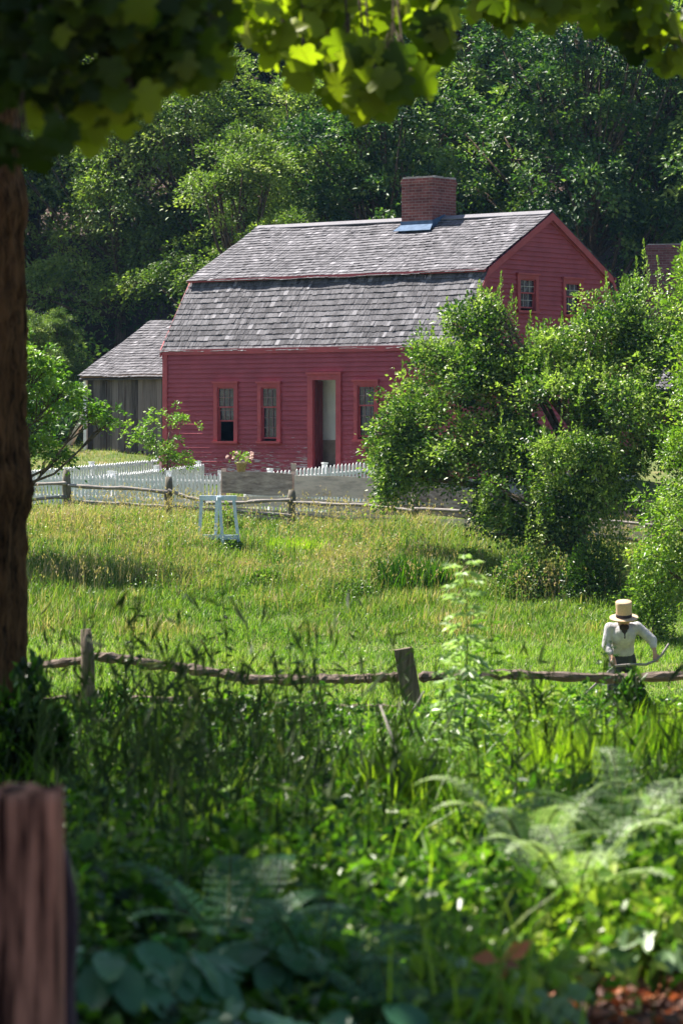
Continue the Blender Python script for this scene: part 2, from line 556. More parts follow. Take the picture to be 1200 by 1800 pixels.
def spray_leaves(centres, outward, n_per, rad, flat, length, width, tint_c, up=1.0, tv=.16, lv=.3):
    """leaf sprays: flattened tufts round each centre"""
    k = len(centres)
    idx = np.repeat(np.arange(k), n_per)
    n = len(idx)
    nn = unit(outward * .45 + np.array([0, 0, 1.]) + rng.normal(size=(k, 3)) * .28)      # the tuft's own plane
    off = rng.normal(size=(n, 3)) * np.asarray(rad).reshape(-1, 1)[idx if np.ndim(rad) else slice(None)] if np.ndim(rad) else rng.normal(size=(n, 3)) * rad
    pn = nn[idx]
    off = off - pn * (np.sum(off * pn, 1, keepdims=True)) * (1 - flat)
    P = centres[idx] + off
    P[:, 2] -= .25 * np.sum(off ** 2, 1) / (np.mean(rad) + 1e-6) * .6
    ax = unit(off + outward[idx] * np.mean(rad) * .8 + rng.normal(size=(n, 3)) * np.mean(rad) * .7)
    nr = unit(pn * up + rng.normal(size=(n, 3)) * .55)
    ln = length * (1 + lv * rng.uniform(-1, 1, n))
    return leaves(P, ax, nr, ln, ln * (width / length), np.clip(np.repeat(tint_c, n_per) + rng.normal(size=n) * tv, 0, 1))


def shell_centres(lobes, n, lo=.5, hi=1.05, down=.55, fuzz=0.):
    lobes = np.array(lobes, float)
    w = (lobes[:, 3] * lobes[:, 4] * lobes[:, 5]) ** (2 / 3)
    k = rng.choice(len(lobes), n, p=w / w.sum())
    d = rdir(n)
    flip = (d[:, 2] < -.2) & (rng.uniform(size=n) > down)
    d[flip, 2] *= -1
    r = rng.uniform(lo ** 2, hi ** 2, n) ** .5 * (1 + fuzz * np.abs(rng.normal(size=n)))
    c = lobes[k, :3] + d * lobes[k, 3:6] * r[:, None]
    ctr = lobes[:, :3].mean(0)
    out = unit(c - lobes[k, :3] + .3 * (c - ctr))
    return c, out, k


def limbs(mb, base, top, r0, lobes, centres, kk, n_sub=3, lean=(0, 0), seg=7, sub_r=.25):
    """trunk, limbs to the lobes and twigs to some tufts"""
    base = Vector(base); top = Vector(top)
    pts = []; rad = []
    for i in range(seg):
        t = i / (seg - 1)
        p = base.lerp(top, t) + Vector((math.sin(t * 5 + base.x) * .06, math.cos(t * 4 + base.y) * .06, 0)) * (top - base).length * .25 * (1 if 0 < t < 1 else 0)
        pts.append(p); rad.append(r0 * (1.35 if i == 0 else 1) * (1 - .62 * t))
    mb.tube(pts, rad, 9, jit=.06)
    for li, lb in enumerate(lobes):
        if len(lobes) > 60 and li % 5: continue
        c = Vector(lb[:3])
        t = min(.95, max(.3, (c.z - base.z) / max(.1, (top - base).length) * .62))
        s = pts[int(t * (seg - 1))]
        mid = s.lerp(c, .5) + Vector((random.uniform(-.2, .2), random.uniform(-.2, .2), (.12 if len(lobes) > 60 else -.08) * (c - s).length))
        rr = r0 * (1 - .62 * t) * .5
        mb.tube([s, s.lerp(mid, .5) + Vector((0, 0, .03)), mid, c], [rr, rr * .8, rr * .6, rr * .35], 6, jit=.05)
        ids = np.nonzero(kk == li)[0]
        for q in ids[:n_sub]:
            e = Vector(centres[q]); st = mid.lerp(c, random.uniform(.2, 1))
            m_ = st.lerp(e, .55) + Vector((random.uniform(-.1, .1), random.uniform(-.1, .1), random.uniform(-.05, .12)))
            mb.tube([st, m_, e], [rr * sub_r * 1.4, rr * sub_r, rr * sub_r * .4], 4)


def ragged(lobes, k=3, lo=.3, hi=.5, zf=1.):
    """smaller masses budding from each mass, for an uneven outline"""
    out = []
    for (x, y, z, a, b, c) in lobes:
        out.append((x, y, z, a * .82, b * .82, c * .8))
        for d in rdir(k, .25):
            f = random.uniform(lo, hi); q = random.uniform(.7, 1.0)
            out.append((x + d[0] * a * q, y + d[1] * b * q, z + d[2] * c * q, a * f, b * f, c * f * random.uniform(.6, 1.1) * zf))
    return out


def make_tree(name, label, cat, loc, lobes, trunk_top, r0, mat_leaf, n_spray, n_per, rad, flat, ln, wd, tint=(.5, .2), bark_m='bark', group=None, sub=6, lo=.5, extra=None, down=.5, gap=None, fuzz=0., nup=1.):
    root = thing(name, label, cat, loc, 0, group)
    c, out, kk = shell_centres(lobes, n_spray, lo, 1.06, down, fuzz)
    if gap is not None:
        keep = gap(c)
        c, out, kk = c[keep], out[keep], kk[keep]
    mb = MB()
    limbs(mb, (0, 0, -.15), trunk_top, r0, lobes, c, kk, sub)
    mb.build('trunk', bark_m, root, True)
    tc_ = np.clip(rng.normal(tint[0], tint[1], len(c)), 0, 1)
    parts = [spray_leaves(c, out, n_per, rad, flat, ln, wd, tc_, up=nup)]
    if extra: parts += extra
    leaf_obj('crown', parts, mat_leaf, root)
    return root


# ================================================================== GROUND
ys = np.concatenate([np.arange(-30, 4, 4), np.arange(4, 90, .6), np.arange(90, 230, 5), [260, 320, 400]])
xs = np.concatenate([[-160, -110, -70, -45], np.arange(-30, 30.1, .8), [45, 70, 110, 160]])
X, Y = np.meshgrid(xs, ys)
V = np.stack([X, Y, G(X, Y)], -1).reshape(-1, 3)
nx = len(xs)
ii = (np.arange(len(ys) - 1)[:, None] * nx + np.arange(nx - 1)[None]).ravel()
o = new_obj('ground', np_mesh('ground', V, [np.stack([ii, ii + 1, ii + 1 + nx, ii + nx], 1)]), 'ground', None, True)
tag(o, kind='structure')

# ================================================================== RED HOUSE
TH = R(38.23)
HX, HY, HZ0 = -4.40, 73.85, 3.30
HL, HD, HB = 9.0, 7.48, 1.11
ct, st_ = math.cos(TH), math.sin(TH)
ZE, ZB, ZR = EYE + 1.81 - HZ0, EYE + 3.56 - HZ0, EYE + 4.99 - HZ0


def fu(px):      # along the front
    k = (px - 600) / F
    return (HY * k - HX) / (ct + st_ * k)


def fz(px, py):
    u = fu(px)
    return EYE - (py - HZ) / F * (HY - u * st_) - HZ0


def gv(px):      # along the gable
    k = (px - 600) / F
    x1, y1 = HX + HL * ct, HY - HL * st_
    return (y1 * k - x1) / (st_ - ct * k)


def gz(px, py):
    v = gv(px)
    return EYE - (py - HZ) / F * (HY - HL * st_ + v * ct) - HZ0


house = thing('gambrel_house', 'red clapboard house with grey shingled gambrel roof and open front door', 'house', (HX, HY, HZ0), -TH)


def shingles(mb, o, ax, up, length, slope, row, nrm, trim=None, sag=.025, tb=.40):
    """rows of single shingles on a roof plane. o: lower left corner; ax along eave; up up-slope; nrm outward"""
    o = Vector(o); ax = Vector(ax).normalized(); up = Vector(up).normalized(); nrm = Vector(nrm).normalized()
    rows = int(round(slope / row)); rh = slope / rows
    for r in range(rows):
        x = -random.uniform(0, .1)
        wav = random.uniform(-.008, .008); rt = random.gauss(0, .03)
        while x < length:
            w = random.choice((.07, .09, .10, .12, .14))
            a, b = max(0, x), min(length, x + w - .004)
            if b - a > .015:
                if not trim or trim((a + b) / 2, (r + .5) * rh):
                    d0 = random.gauss(0, .006) + wav; lift = .024 + abs(random.gauss(0, .006))
                    sg = -sag * math.sin(math.pi * (a + b) / 2 / length) + .012 * math.sin((a + b) * 1.7 + r * .3)
                    p0 = o + up * (r * rh + d0) + nrm * (lift + sg); p1 = o + up * ((r + 1) * rh + .05) + nrm * (.006 + sg)
                    th_ = nrm * (-.016)
                    vs = [p0 + ax * a, p0 + ax * b, p1 + ax * b, p1 + ax * a, p0 + ax * a + th_, p0 + ax * b + th_]
                    mb.add(vs, [(0, 1, 2, 3), (4, 5, 1, 0), (0, 3, 4), (1, 5, 2)], min(1, max(0, random.gauss(tb, .07) + rt + (random.uniform(.1, .45) if random.random() < .07 else 0))))  # a few shingles toned bright to imitate glints of grazing sun
            x += w
    return mb


OV = .10     # overhang past the gables
up_dn = Vector((0, HB, ZB - ZE)); up_up = Vector((0, HD / 2 - HB, ZR - ZB))
n_dn = Vector((0, -(ZB - ZE), HB)).normalized(); n_up = Vector((0, -(ZR - ZB), HD / 2 - HB)).normalized()
SD, SU = up_dn.length, up_up.length
roof = MB()
for sgn in (0, 1):
    def mir(p):
        return (p[0], HD - p[1], p[2]) if sgn else tuple(p)
    # decks as closed slabs
    for (ya, za, yb, zb) in ((0, ZE, HB, ZB), (HB, ZB, HD / 2, ZR)):
        n = Vector((0, -(zb - za), yb - ya)).normalized()
        poly = [Vector((-OV, ya, za)) - n * .07, Vector((-OV, yb, zb)) - n * .07, Vector((-OV, yb, zb)) - n * .11, Vector((-OV, ya, za)) - n * .11]
        roof.prism([mir(q) for q in poly], (HL + 2 * OV, 0, 0), .3)
roof_o = roof.build('roof', 'shingle', house)
chU0, chU1 = None, None
# chimney footprint in house coordinates
cu0, cu1 = 4.94, 5.88
cv0, cv1 = HD / 2 - .5, HD / 2 + .5


def trim_up(a, s_):
    return not (cu0 + OV + .0 < a < cu1 + OV and s_ * up_up.normalized().y + HB > cv0 - .02)


sh = MB()
shingles(sh, Vector((-OV, 0, ZE)) - up_dn.normalized() * .12, (1, 0, 0), up_dn, HL + 2 * OV, SD + .04, .158, n_dn, tb=.35)  # front lower slope toned darker to imitate its weaker sun
shingles(sh, Vector((-OV, HB, ZB)) - up_up.normalized() * .20 + n_up * .05, (1, 0, 0), up_up, HL + 2 * OV, SU + .20, .150, n_up, trim_up, .05)
shingles(sh, Vector((HL + OV, HD, ZE)) - Vector((0, -HB, ZB - ZE)).normalized() * .12, (-1, 0, 0), (0, -HB, ZB - ZE), HL + 2 * OV, SD + .04, .158, (n_dn.x, -n_dn.y, n_dn.z))
shingles(sh, Vector((HL + OV, HD - HB, ZB)) - Vector((0, -up_up.y, up_up.z)).normalized() * .13 + Vector((0, -n_up.y, n_up.z)) * .045, (-1, 0, 0), (0, -up_up.y, up_up.z), HL + 2 * OV, SU + .13, .150, (0, -n_up.y, n_up.z), lambda a, s_: not (HL + 2 * OV - cu1 - OV < a < HL + 2 * OV - cu0 - OV and s_ > SU - .7))
sh.build('shingle_courses', 'shingle', roof_o)
# ridge boards
rb = MB()
for a, b in ((-OV, cu0 - .02), (cu1 + .02, HL + OV)):
    for k in (-1, 1):
        rb.prism([(a, HD / 2, ZR + .085), (a, HD / 2 + k * .17, ZR + .085 - .092), (a, HD / 2 + k * .17, ZR + .063 - .092), (a, HD / 2, ZR + .063)], (b - a, 0, 0), .62)
rb.build('ridge_board', 'shingle', roof_o)

# clapboard walls with openings
CL = .115


def clap(mb, mapf, length_f, z0, z1, holes, row=CL):
    """mapf(u, out, z) -> point.  length_f(z) -> (u0, u1)"""
    z = z0
    while z < z1 - .02:
        zt = min(z + row, z1)
        a, b = length_f((z + zt) / 2)
        iv = [(a, b)]
        for (ha, hb, hz0, hz1) in holes:
            if zt > hz0 + .01 and z < hz1 - .01:
                nv = []
                for (p, q) in iv:
                    if hb <= p or ha >= q: nv.append((p, q)); continue
                    if ha > p: nv.append((p, ha))
                    if hb < q: nv.append((hb, q))
                iv = nv
        for (p, q) in iv:
            if q - p < .02: continue
            cuts = [p]
            while cuts[-1] < q:
                cuts.append(min(q, cuts[-1] + random.uniform(2.2, 3.6)))
                if q - cuts[-1] < .5: cuts[-1] = q
            for c0, c1 in zip(cuts[:-1], cuts[1:]):
                j = random.uniform(0, .005)
                vs = [mapf(u, oo, zz) for u in (c0 + .001, c1 - .001) for (oo, zz) in ((.036 + j, z), (.006, zt + .004), (-.01, zt + .004), (-.01, z))]
                mb.add(vs, [(0, 4, 5, 1), (0, 3, 7, 4), (0, 1, 2, 3), (4, 7, 6, 5), (1, 5, 6, 2)], random.random())
        z += row
    return mb


Z0 = .35
# openings on the front: (u0, u1, z0, z1) of the clear hole
WIN = [dict(px=(386, 413), py=(681, 771)), dict(px=(463, 488), py=(681, 771)), dict(px=(632, 659), py=(678, 768))]
holes_f = []
for w in WIN:
    w['u'] = (fu(w['px'][0]) - .02, fu(w['px'][1]) + .02)
    w['z'] = (fz(w['px'][0], w['py'][1]), fz(w['px'][0], w['py'][0]))
    holes_f.append((w['u'][0] - .06, w['u'][1] + .06, w['z'][0] - .05, w['z'][1] + .06))
DU = (fu(552), fu(593)); DZ = (.62, fz(570, 668))
holes_f.append((DU[0] - .08, DU[1] + .08, DZ[0] - .1, DZ[1] + .08))
# one more window right of the tree, as the spacing repeats
GW = [dict(px=(910, 937), py=(490, 541)), dict(px=(990, 1016), py=(497, 548))]
holes_g = []
for w in GW:
    w['u'] = (gv(w['px'][0]), gv(w['px'][1])); w['z'] = (gz(w['px'][0], w['py'][1]), gz(w['px'][0], w['py'][0]))
    holes_g.append((w['u'][0] - .06, w['u'][1] + .06, w['z'][0] - .05, w['z'][1] + .06))
GW2 = [dict(u=(1.6, 2.3), z=(1.25, 2.45)), dict(u=(5.0, 5.7), z=(1.25, 2.45))]
for w in GW2:
    holes_g.append((w['u'][0] - .06, w['u'][1] + .06, w['z'][0] - .05, w['z'][1] + .06))

front = lambda u, oo, z: (u, -oo, z)
gable = lambda v, oo, z: (HL + oo, v, z)
back = lambda u, oo, z: (u, HD + oo, z)
gabl = lambda v, oo, z: (-oo, v, z)


def glen(z):
    if z < ZE: return (0, HD)
    if z < ZB: t = (z - ZE) / (ZB - ZE) * HB
    else: t = HB + (z - ZB) / (ZR - ZB) * (HD / 2 - HB)
    return (t + .01, HD - t - .01)


wall = clap(MB(), front, lambda z: (0, HL), Z0, ZE - .12, holes_f).build('front_wall', 'red', house)
clap(MB(), gable, glen, Z0, ZR - .06, holes_g).build('gable_wall', 'red', house)
clap(MB(), back, lambda z: (0, HL), Z0, ZE - .12, []).build('rear_wall', 'red', house)
clap(MB(), gabl, glen, Z0, ZR - .06, []).build('gable_wall', 'red', house)
MB().box((-.04, -.03, -.9), (HL + .04, HD + .03, Z0)).build('foundation', 'stone', house)
# trim: corner boards, frieze, rakes, fascia at the break
for u in (0, HL):
    for v, s in ((0, -1), (HD, 1)):
        tb = MB()
        a = -.04 if u == 0 else HL - .11; b = .11 if u == 0 else HL + .04
        tb.box((a, min(v, v + s * .05), Z0), (b, max(v, v + s * .05), ZE - .16), .5)
        a2 = -.05 if u == 0 else HL + .001; b2 = -.001 if u == 0 else HL + .05
        va = v if v == 0 else HD - .12
        tb.box((a2, va + .001, Z0), (b2, va + .12, ZE - .16), .5)
        tb.build('corner_board', 'redtrim', house)
fr = MB()
fr.box((-.045, -.065, ZE - .17), (HL + .045, -.0, ZE - .035))
fr.box((-.045, HD, ZE - .17), (HL + .045, HD + .065, ZE - .035))
fr.build('frieze', 'redtrim', house)
fa = MB()     # the red board under the upper roof's lower edge
for s in (0, 1):
    y0 = HB - .165 if not s else HD - HB + .125
    fa.box((-OV - .01, y0, ZB - .075), (HL + OV + .01, y0 + .04, ZB - .005))
fa.build('fascia', 'redtrim', house)
prof = [(-.06, ZE - .06), (HB, ZB), (HD / 2, ZR), (HD - HB, ZB), (HD + .06, ZE - .06)]
for x0, x1 in ((-OV - .02, -.046), (HL + OV - .02, HL + .014)):
    rk = MB()
    for (p, q) in zip(prof[:-1], prof[1:]):
        rk.prism([(x0, p[0], p[1] + .02), (x0, q[0], q[1] + .02), (x0, q[0], q[1] - .16), (x0, p[0], p[1] - .16)], (.04, 0, 0))
        rk.prism([(x1, p[0], p[1] - .05), (x1, q[0], q[1] - .05), (x1, q[0], q[1] - .20), (x1, p[0], p[1] - .20)], (.032, 0, 0))
    rk.build('rake_board', 'redtrim', house)

# interior: entry hall with pale plaster, near-black walls standing in for unlit rooms
MB().box((.15, .15, DZ[0] - .12), (HL - .15, HD - .15, DZ[0] - .02)).build('floor', 'wainscot', house)
ent = MB()
e0, e1 = DU[0] - .75, DU[1] + .25
ent.box((e0, .70, DZ[0]), (e1, .77, 2.9)).box((e0 - .06, .05, DZ[0]), (e0, .77, 2.9)).box((e1, .05, DZ[0]), (e1 + .06, .77, 2.9)).box((e0 - .06, .05, 2.9), (e1 + .06, .77, 2.96))
ent.build('hall_wall', 'plaster', house)
MB().box((e0, .67, DZ[0]), (e1, .696, DZ[0] + .62)).build('wainscot', 'wainscot', house)
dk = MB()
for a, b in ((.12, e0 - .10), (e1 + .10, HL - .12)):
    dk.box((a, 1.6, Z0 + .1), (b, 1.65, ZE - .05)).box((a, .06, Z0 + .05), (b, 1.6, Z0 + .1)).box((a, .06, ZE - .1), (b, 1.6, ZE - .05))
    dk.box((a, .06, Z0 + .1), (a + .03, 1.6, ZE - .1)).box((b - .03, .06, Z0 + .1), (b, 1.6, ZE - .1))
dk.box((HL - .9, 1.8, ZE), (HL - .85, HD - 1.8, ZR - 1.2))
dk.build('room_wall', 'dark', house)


def window(mapf, u, z, rows, up_rows, muntin, lift=0., curtain=None, cols=3, casing=.115):
    """casing with a hood, two sashes and panes"""
    a, b = u; z0, z1 = z

    def bx(mb, u0, u1, o0, o1, y0, y1, t=.5):
        vs = [mapf(uu, oo, zz) for zz in (y0, y1) for (uu, oo) in ((u0, o0), (u1, o0), (u1, o1), (u0, o1))]
        mb.add(vs, [(0, 3, 2, 1), (4, 5, 6, 7), (0, 1, 5, 4), (1, 2, 6, 5), (2, 3, 7, 6), (3, 0, 4, 7)], t)
    w = MB()
    bx(w, a - casing, a, -.08, .075, z0 - .06, z1 + .10); bx(w, b, b + casing, -.08, .075, z0 - .06, z1 + .10)
    bx(w, a, b, -.08, .075, z1, z1 + .10); bx(w, a - casing - .03, b + casing + .03, -.0, .11, z1 + .10, z1 + .145)
    wo = w.build('window', 'redtrim', house)
    s_ = MB(); bx(s_, a - casing - .02, b + casing + .02, -.05, .115, z0 - .115, z0 - .06); s_.build('sill', 'redtrim', wo)
    zm = z1 - (z1 - z0) * up_rows / rows
    fr_ = MB()
    gl = MB(); mu = MB()
    for (s0, s1, r_, oo) in ((zm, z1, up_rows, .02), (z0 + lift, zm + .03 + lift, rows - up_rows, -.02)):
        bx(fr_, a, a + .028, oo - .02, oo + .012, s0, s1); bx(fr_, b - .028, b, oo - .02, oo + .012, s0, s1)
        bx(fr_, a + .028, b - .028, oo - .02, oo + .012, s0, s0 + .035); bx(fr_, a + .028, b - .028, oo - .02, oo + .012, s1 - .03, s1)
        A, B_, Z0_, Z1_ = a + .028, b - .028, s0 + .035, s1 - .03
        bx(gl, A, B_, oo - .006, oo - .004, Z0_, Z1_)
        for i in range(1, cols):
            uu = A + (B_ - A) * i / cols
            bx(mu, uu - .007, uu + .007, oo - .003, oo + .01, Z0_, Z1_)
        for i in range(1, r_):
            zz = Z0_ + (Z1_ - Z0_) * i / r_
            bx(mu, A, B_, oo - .002, oo + .012, zz - .007, zz + .007)
    fr_.build('sash', 'redtrim', wo); gl.build('pane', 'glass', wo); mu.build('muntin', muntin, wo)
    if curtain:
        for (ca, cb, c0, c1) in curtain:
            c = MB(); n = 14
            ua, ub = a + (b - a) * ca, a + (b - a) * cb
            za, zb = z0 + (z1 - z0) * c0, z0 + (z1 - z0) * c1
            vs = []; fs = []
            for i in range(n + 1):
                t = i / n; uu = ua + (ub - ua) * t; oo = -.09 - .018 * math.sin(t * 17)
                vs += [mapf(uu, oo, za), mapf(uu, oo, zb)]
                if i: fs.append((2 * i - 2, 2 * i, 2 * i + 1, 2 * i - 1))
            c.add(vs, fs); c.build('curtain', 'curtain', wo, True)
    return wo


window(front, WIN[0]['u'], WIN[0]['z'], 5, 2, 'muntin', lift=.42, curtain=[(.02, .98, .45, .95)])
window(front, WIN[1]['u'], WIN[1]['z'], 5, 2, 'muntin', curtain=[(.04, .32, .2, .42), (.38, .62, .02, .2)])
window(front, WIN[2]['u'], WIN[2]['z'], 5, 2, 'muntin', curtain=[(.02, .70, .22, .62), (.3, .98, .62, .78)])
for w in GW: window(gable, w['u'], w['z'], 4, 2, 'muntinpale', curtain=[(.62, .98, .05, .9)])
for w in GW2: window(gable, w['u'], w['z'], 5, 2, 'muntin')

# door: casing, lintel, jamb lining and an opened leaf
d = MB()
d.box((DU[0] - .15, -.075, DZ[0] - .05), (DU[0], .02, DZ[1] + .14)).box((DU[1], -.075, DZ[0] - .05), (DU[1] + .15, .02, DZ[1] + .14))
d.box((DU[0], -.075, DZ[1]), (DU[1], .02, DZ[1] + .14)).box((DU[0] - .18, -.11, DZ[1] + .14), (DU[1] + .18, .0, DZ[1] + .19))
dr = d.build('door_frame', 'redtrim', house)
MB().box((DU[0] - .01, .021, DZ[0] - .05), (DU[0] + .028, .12, DZ[1])).box((DU[1] - .028, .021, DZ[0] - .05), (DU[1] + .01, .12, DZ[1])).build('jamb', 'doorpaint', dr)
lf = MB().box((DU[0] - .02, .122, DZ[0] + .01), (DU[0] + .03, .30, DZ[1] - .02))
for k in range(3): lf.box((DU[0] + .031, .15, DZ[0] + .15 + k * .6), (DU[0] + .04, .27, DZ[0] + .62 + k * .6))
lf.build('door', 'doorpaint', house)
MB().box((DU[0] - .2, -.45, -.4), (DU[1] + .2, -.03, DZ[0] - .2)).box((DU[0] - .1, -.14, DZ[0] - .2), (DU[1] + .1, .02, DZ[0] - .051)).build('doorstep', 'stone', house)

# chimney with corbelled cap and lead flashing
ch = MB()
ZC = EYE - (293 - HZ) / F * 69.9 - HZ0
zc0 = ZR - .75
ch.box((cu0, cv0, zc0), (cu1, cv1, ZC - .16), .5)
ch.box((cu0 - .02, cv0 - .02, ZC - .16), (cu1 + .02, cv1 + .02, ZC - .08))
ch.box((cu0 - .005, cv0 - .005, ZC - .08), (cu1 + .005, cv1 + .005, ZC - .015))
cho = ch.build('chimney', 'brick', roof_o)
cap = MB()
for i in range(9):
    for j in range(9):
        if 1 < i < 7 and 1 < j < 7: continue
        x = cu0 + .02 + (cu1 - cu0 - .14) * i / 8; y = cv0 + .02 + (cv1 - cv0 - .14) * j / 8
        cap.box((x, y, ZC - .015), (x + .12, y + .12, ZC + .01 + random.uniform(0, .03)))
cap.build('mortar_cap', 'stone', cho)
zf = lambda y: ZR - (HD / 2 - y) * (ZR - ZB) / (HD / 2 - HB)
fl_ = MB()
fl_.prism([(cu0 - .02, cv0 - .012, zf(cv0) - .05), (cu1 + .02, cv0 - .012, zf(cv0) - .05), (cu1 + .02, cv0 - .012, zf(cv0) + .22), (cu0 - .02, cv0 - .012, zf(cv0) + .22)], (0, .011, 0))
fl_.prism([(cu0 - .1, cv0 - .22, zf(cv0 - .22) + .085), (cu1 + .1, cv0 - .22, zf(cv0 - .22) + .085), (cu1 + .02, cv0 - .013, zf(cv0) + .12), (cu0 - .02, cv0 - .013, zf(cv0) + .12)], (0, .0, .012))
for x0 in (cu0 - .014, cu1 + .002):
    fl_.prism([(x0, cv0, zf(cv0) - .05), (x0, HD / 2, ZR - .05), (x0, cv1, zf(cv0) - .05), (x0, cv1, zf(cv0) + .12), (x0, HD / 2, ZR + .12), (x0, cv0, zf(cv0) + .22)], (.012, 0, 0))
fl_.build('flashing', 'lead', cho)

# ================================================================== GREY SHED
SX, SY = W(300, 0, 79.2).x, 79.2
SZ0 = 3.6
shed = thing('board_shed', 'weathered grey board shed with shingled roof and open end bay', 'shed', (SX, SY, SZ0), -TH)


def su(px, v=0.):     # local u of a pixel column on the shed's front plane
    k = (px - 600) / F
    return (SY * k - SX + v * (ct * k - st_)) / (ct + st_ * k)


def sz(u, py, v=0.):
    return EYE - (py - HZ) / F * (SY - u * st_ + v * ct) - SZ0


uL = su(151)
zEv = sz(uL, 664); sRun = 2.7; zRg = sz(su(255, sRun), 568, sRun)
vb = MB()
x = uL + .02
while x < 1.0:
    w = random.uniform(.17, .27)
    vb.box((x, random.uniform(-.012, .012), .0 + random.uniform(-.02, .05)), (x + w - .008, .03, zEv + .05), random.random())
    x += w
vb.build('front_boards', 'vboard', shed)
vb = MB(); y = 1.6
while y < 5.2:
    w = random.uniform(.2, .27); vb.box((uL - .03, y, 0), (uL, y + w - .008, zEv + .1), random.random()); y += w
vb.build('end_boards', 'vboard', shed)
MB().box((uL, 5.2, -.2), (1.0, 5.25, zEv + .2)).build('rear_boards', 'vboard', shed)
MB().box((uL - .04, -.05, -.4), (uL + .07, .09, zEv + .02), .9).build('corner_post', 'white', shed)
pp = MB(); pu = uL - .22
pp.box((pu - .08, .5, -.5), (pu + .08, .66, zEv - .1), .8); pp.build('outer_post', 'board', shed)
MB().beam((pu - .06, .42, zEv - .75), (pu - 1.25, .30, -.15), .13, .13, t=.9).build('diagonal_brace', 'board', shed)
pe = MB().box((uL - .05, -.16, zEv - .04), (1.0, -.06, zEv + .07)).box((uL - .04, -.055, zEv - .02), (1.0, 0.06, zEv + .06))
pe.build('eave_beam', 'eaveboard', shed)
sr = MB()
upv = Vector((0, sRun + .2, zRg - zEv)).normalized(); nv = Vector((0, -upv.z, upv.y))
o0 = Vector((uL - .06, -.25, zEv + .03))
sr.prism([o0 - nv * .08, o0 + upv * 3.4 - nv * .08, o0 + upv * 3.4 - nv * .12, o0 - nv * .12], (1.8 - uL, 0, 0), .3)
Rsh = sr.build('roof', 'shingle', shed)
sslope = Vector((0, sRun + .25, zRg - zEv - .03)).length
s2 = MB(); shingles(s2, o0, (1, 0, 0), upv, 1.8 - uL, sslope, .15, nv, None, .05)
s2.build('shingle_courses', 'shingle', Rsh)
bk = MB(); oT = o0 + upv * sslope; ub = Vector((0, -upv.y, upv.z)); nb_ = Vector((0, upv.z, upv.y))
bk.prism([oT, oT - ub * sslope, oT - ub * sslope - nb_ * .04, oT - nb_ * .04], (1.8 - uL, 0, 0), .3)
bk.build('rear_roof', 'shingle', Rsh)
# little dark hatch at the foot of the shed
MB().box((su(243), -.03, .15), (su(252), -.014, .6)).build('hatch', 'dark', shed)

# ================================================================== SECOND HOUSE, far right
H2 = W(1105, 0, 78.0)
h2 = thing('neighbouring_house', 'second red house with dark brick chimney, mostly hidden by trees at right edge', 'house', (H2.x + .42, 82.0, 3.4), -R(12))
l2, d2, e2, r2 = 9.0, 6.0, 2.55, 4.35
clap(MB(), lambda u, oo, z: (u, -oo, z), lambda z: (0, l2), .3, e2, [(2.4, 3.3, 1.0, 2.1), (5.0, 5.9, .3, 2.2)]).build('front_wall', 'red', h2)


def glen2(z):
    t = max(0, (z - e2) / (r2 - e2) * d2 / 2)
    return (t + .01, d2 - t - .01)


clap(MB(), lambda v, oo, z: (-oo, v, z), glen2, .3, r2 - .05, []).build('gable_wall', 'red', h2)
clap(MB(), lambda v, oo, z: (l2 + oo, v, z), glen2, .3, r2 - .05, []).build('gable_wall', 'red', h2)
MB().box((0, d2, .3), (l2, d2 + .03, e2)).build('rear_wall', 'red', h2)
MB().box((2.4, -.02, 1.0), (3.3, .02, 2.1)).build('window', 'glass', h2)
MB().box((5.0, -.02, .3), (5.9, .04, 2.2)).build('door', 'doorpaint', h2)
MB().box((-.03, -.02, -.8), (l2 + .03, d2 + .02, .3)).build('foundation', 'stone', h2)
uu2 = Vector((0, d2 / 2, r2 - e2)); nn2 = Vector((0, -uu2.z, uu2.y)).normalized()
rf2 = MB()
for s in (0, 1):
    poly = [Vector((-.2, -.15, e2 - .08)), Vector((-.2, d2 / 2, r2)), Vector((-.2, d2 / 2, r2 - .06)), Vector((-.2, -.15, e2 - .14))]
    if s: poly = [Vector((q.x, d2 - q.y, q.z)) for q in poly]
    rf2.prism(poly, (l2 + .4, 0, 0), .3)
rf2o = rf2.build('roof', 'shingle', h2)
s3 = MB(); shingles(s3, (-.2, -.15, e2 - .08), (1, 0, 0), uu2, l2 + .4, uu2.length + .17, .15, nn2)
s3.build('shingle_courses', 'shingle', rf2o)
zt2 = EYE - (432 - HZ) / F * 84 - 3.4
c2 = MB().box((.25, 1.7, 2.6), (2.0, 3.0, zt2)).box((.22, 1.67, zt2 - .14), (2.03, 3.03, zt2 - .06)).build('chimney', 'brick2', rf2o)
MB().box((.3, 1.72, zt2), (1.95, 2.95, zt2 + .03)).build('mortar_cap', 'stone', c2)
MB().box((.2, 1.64, 3.3), (2.05, 1.69, 3.75)).build('flashing', 'lead', c2)
print('houses done')

# ================================================================== FENCES
def pt(px, py, Y): return W(px, py, Y)


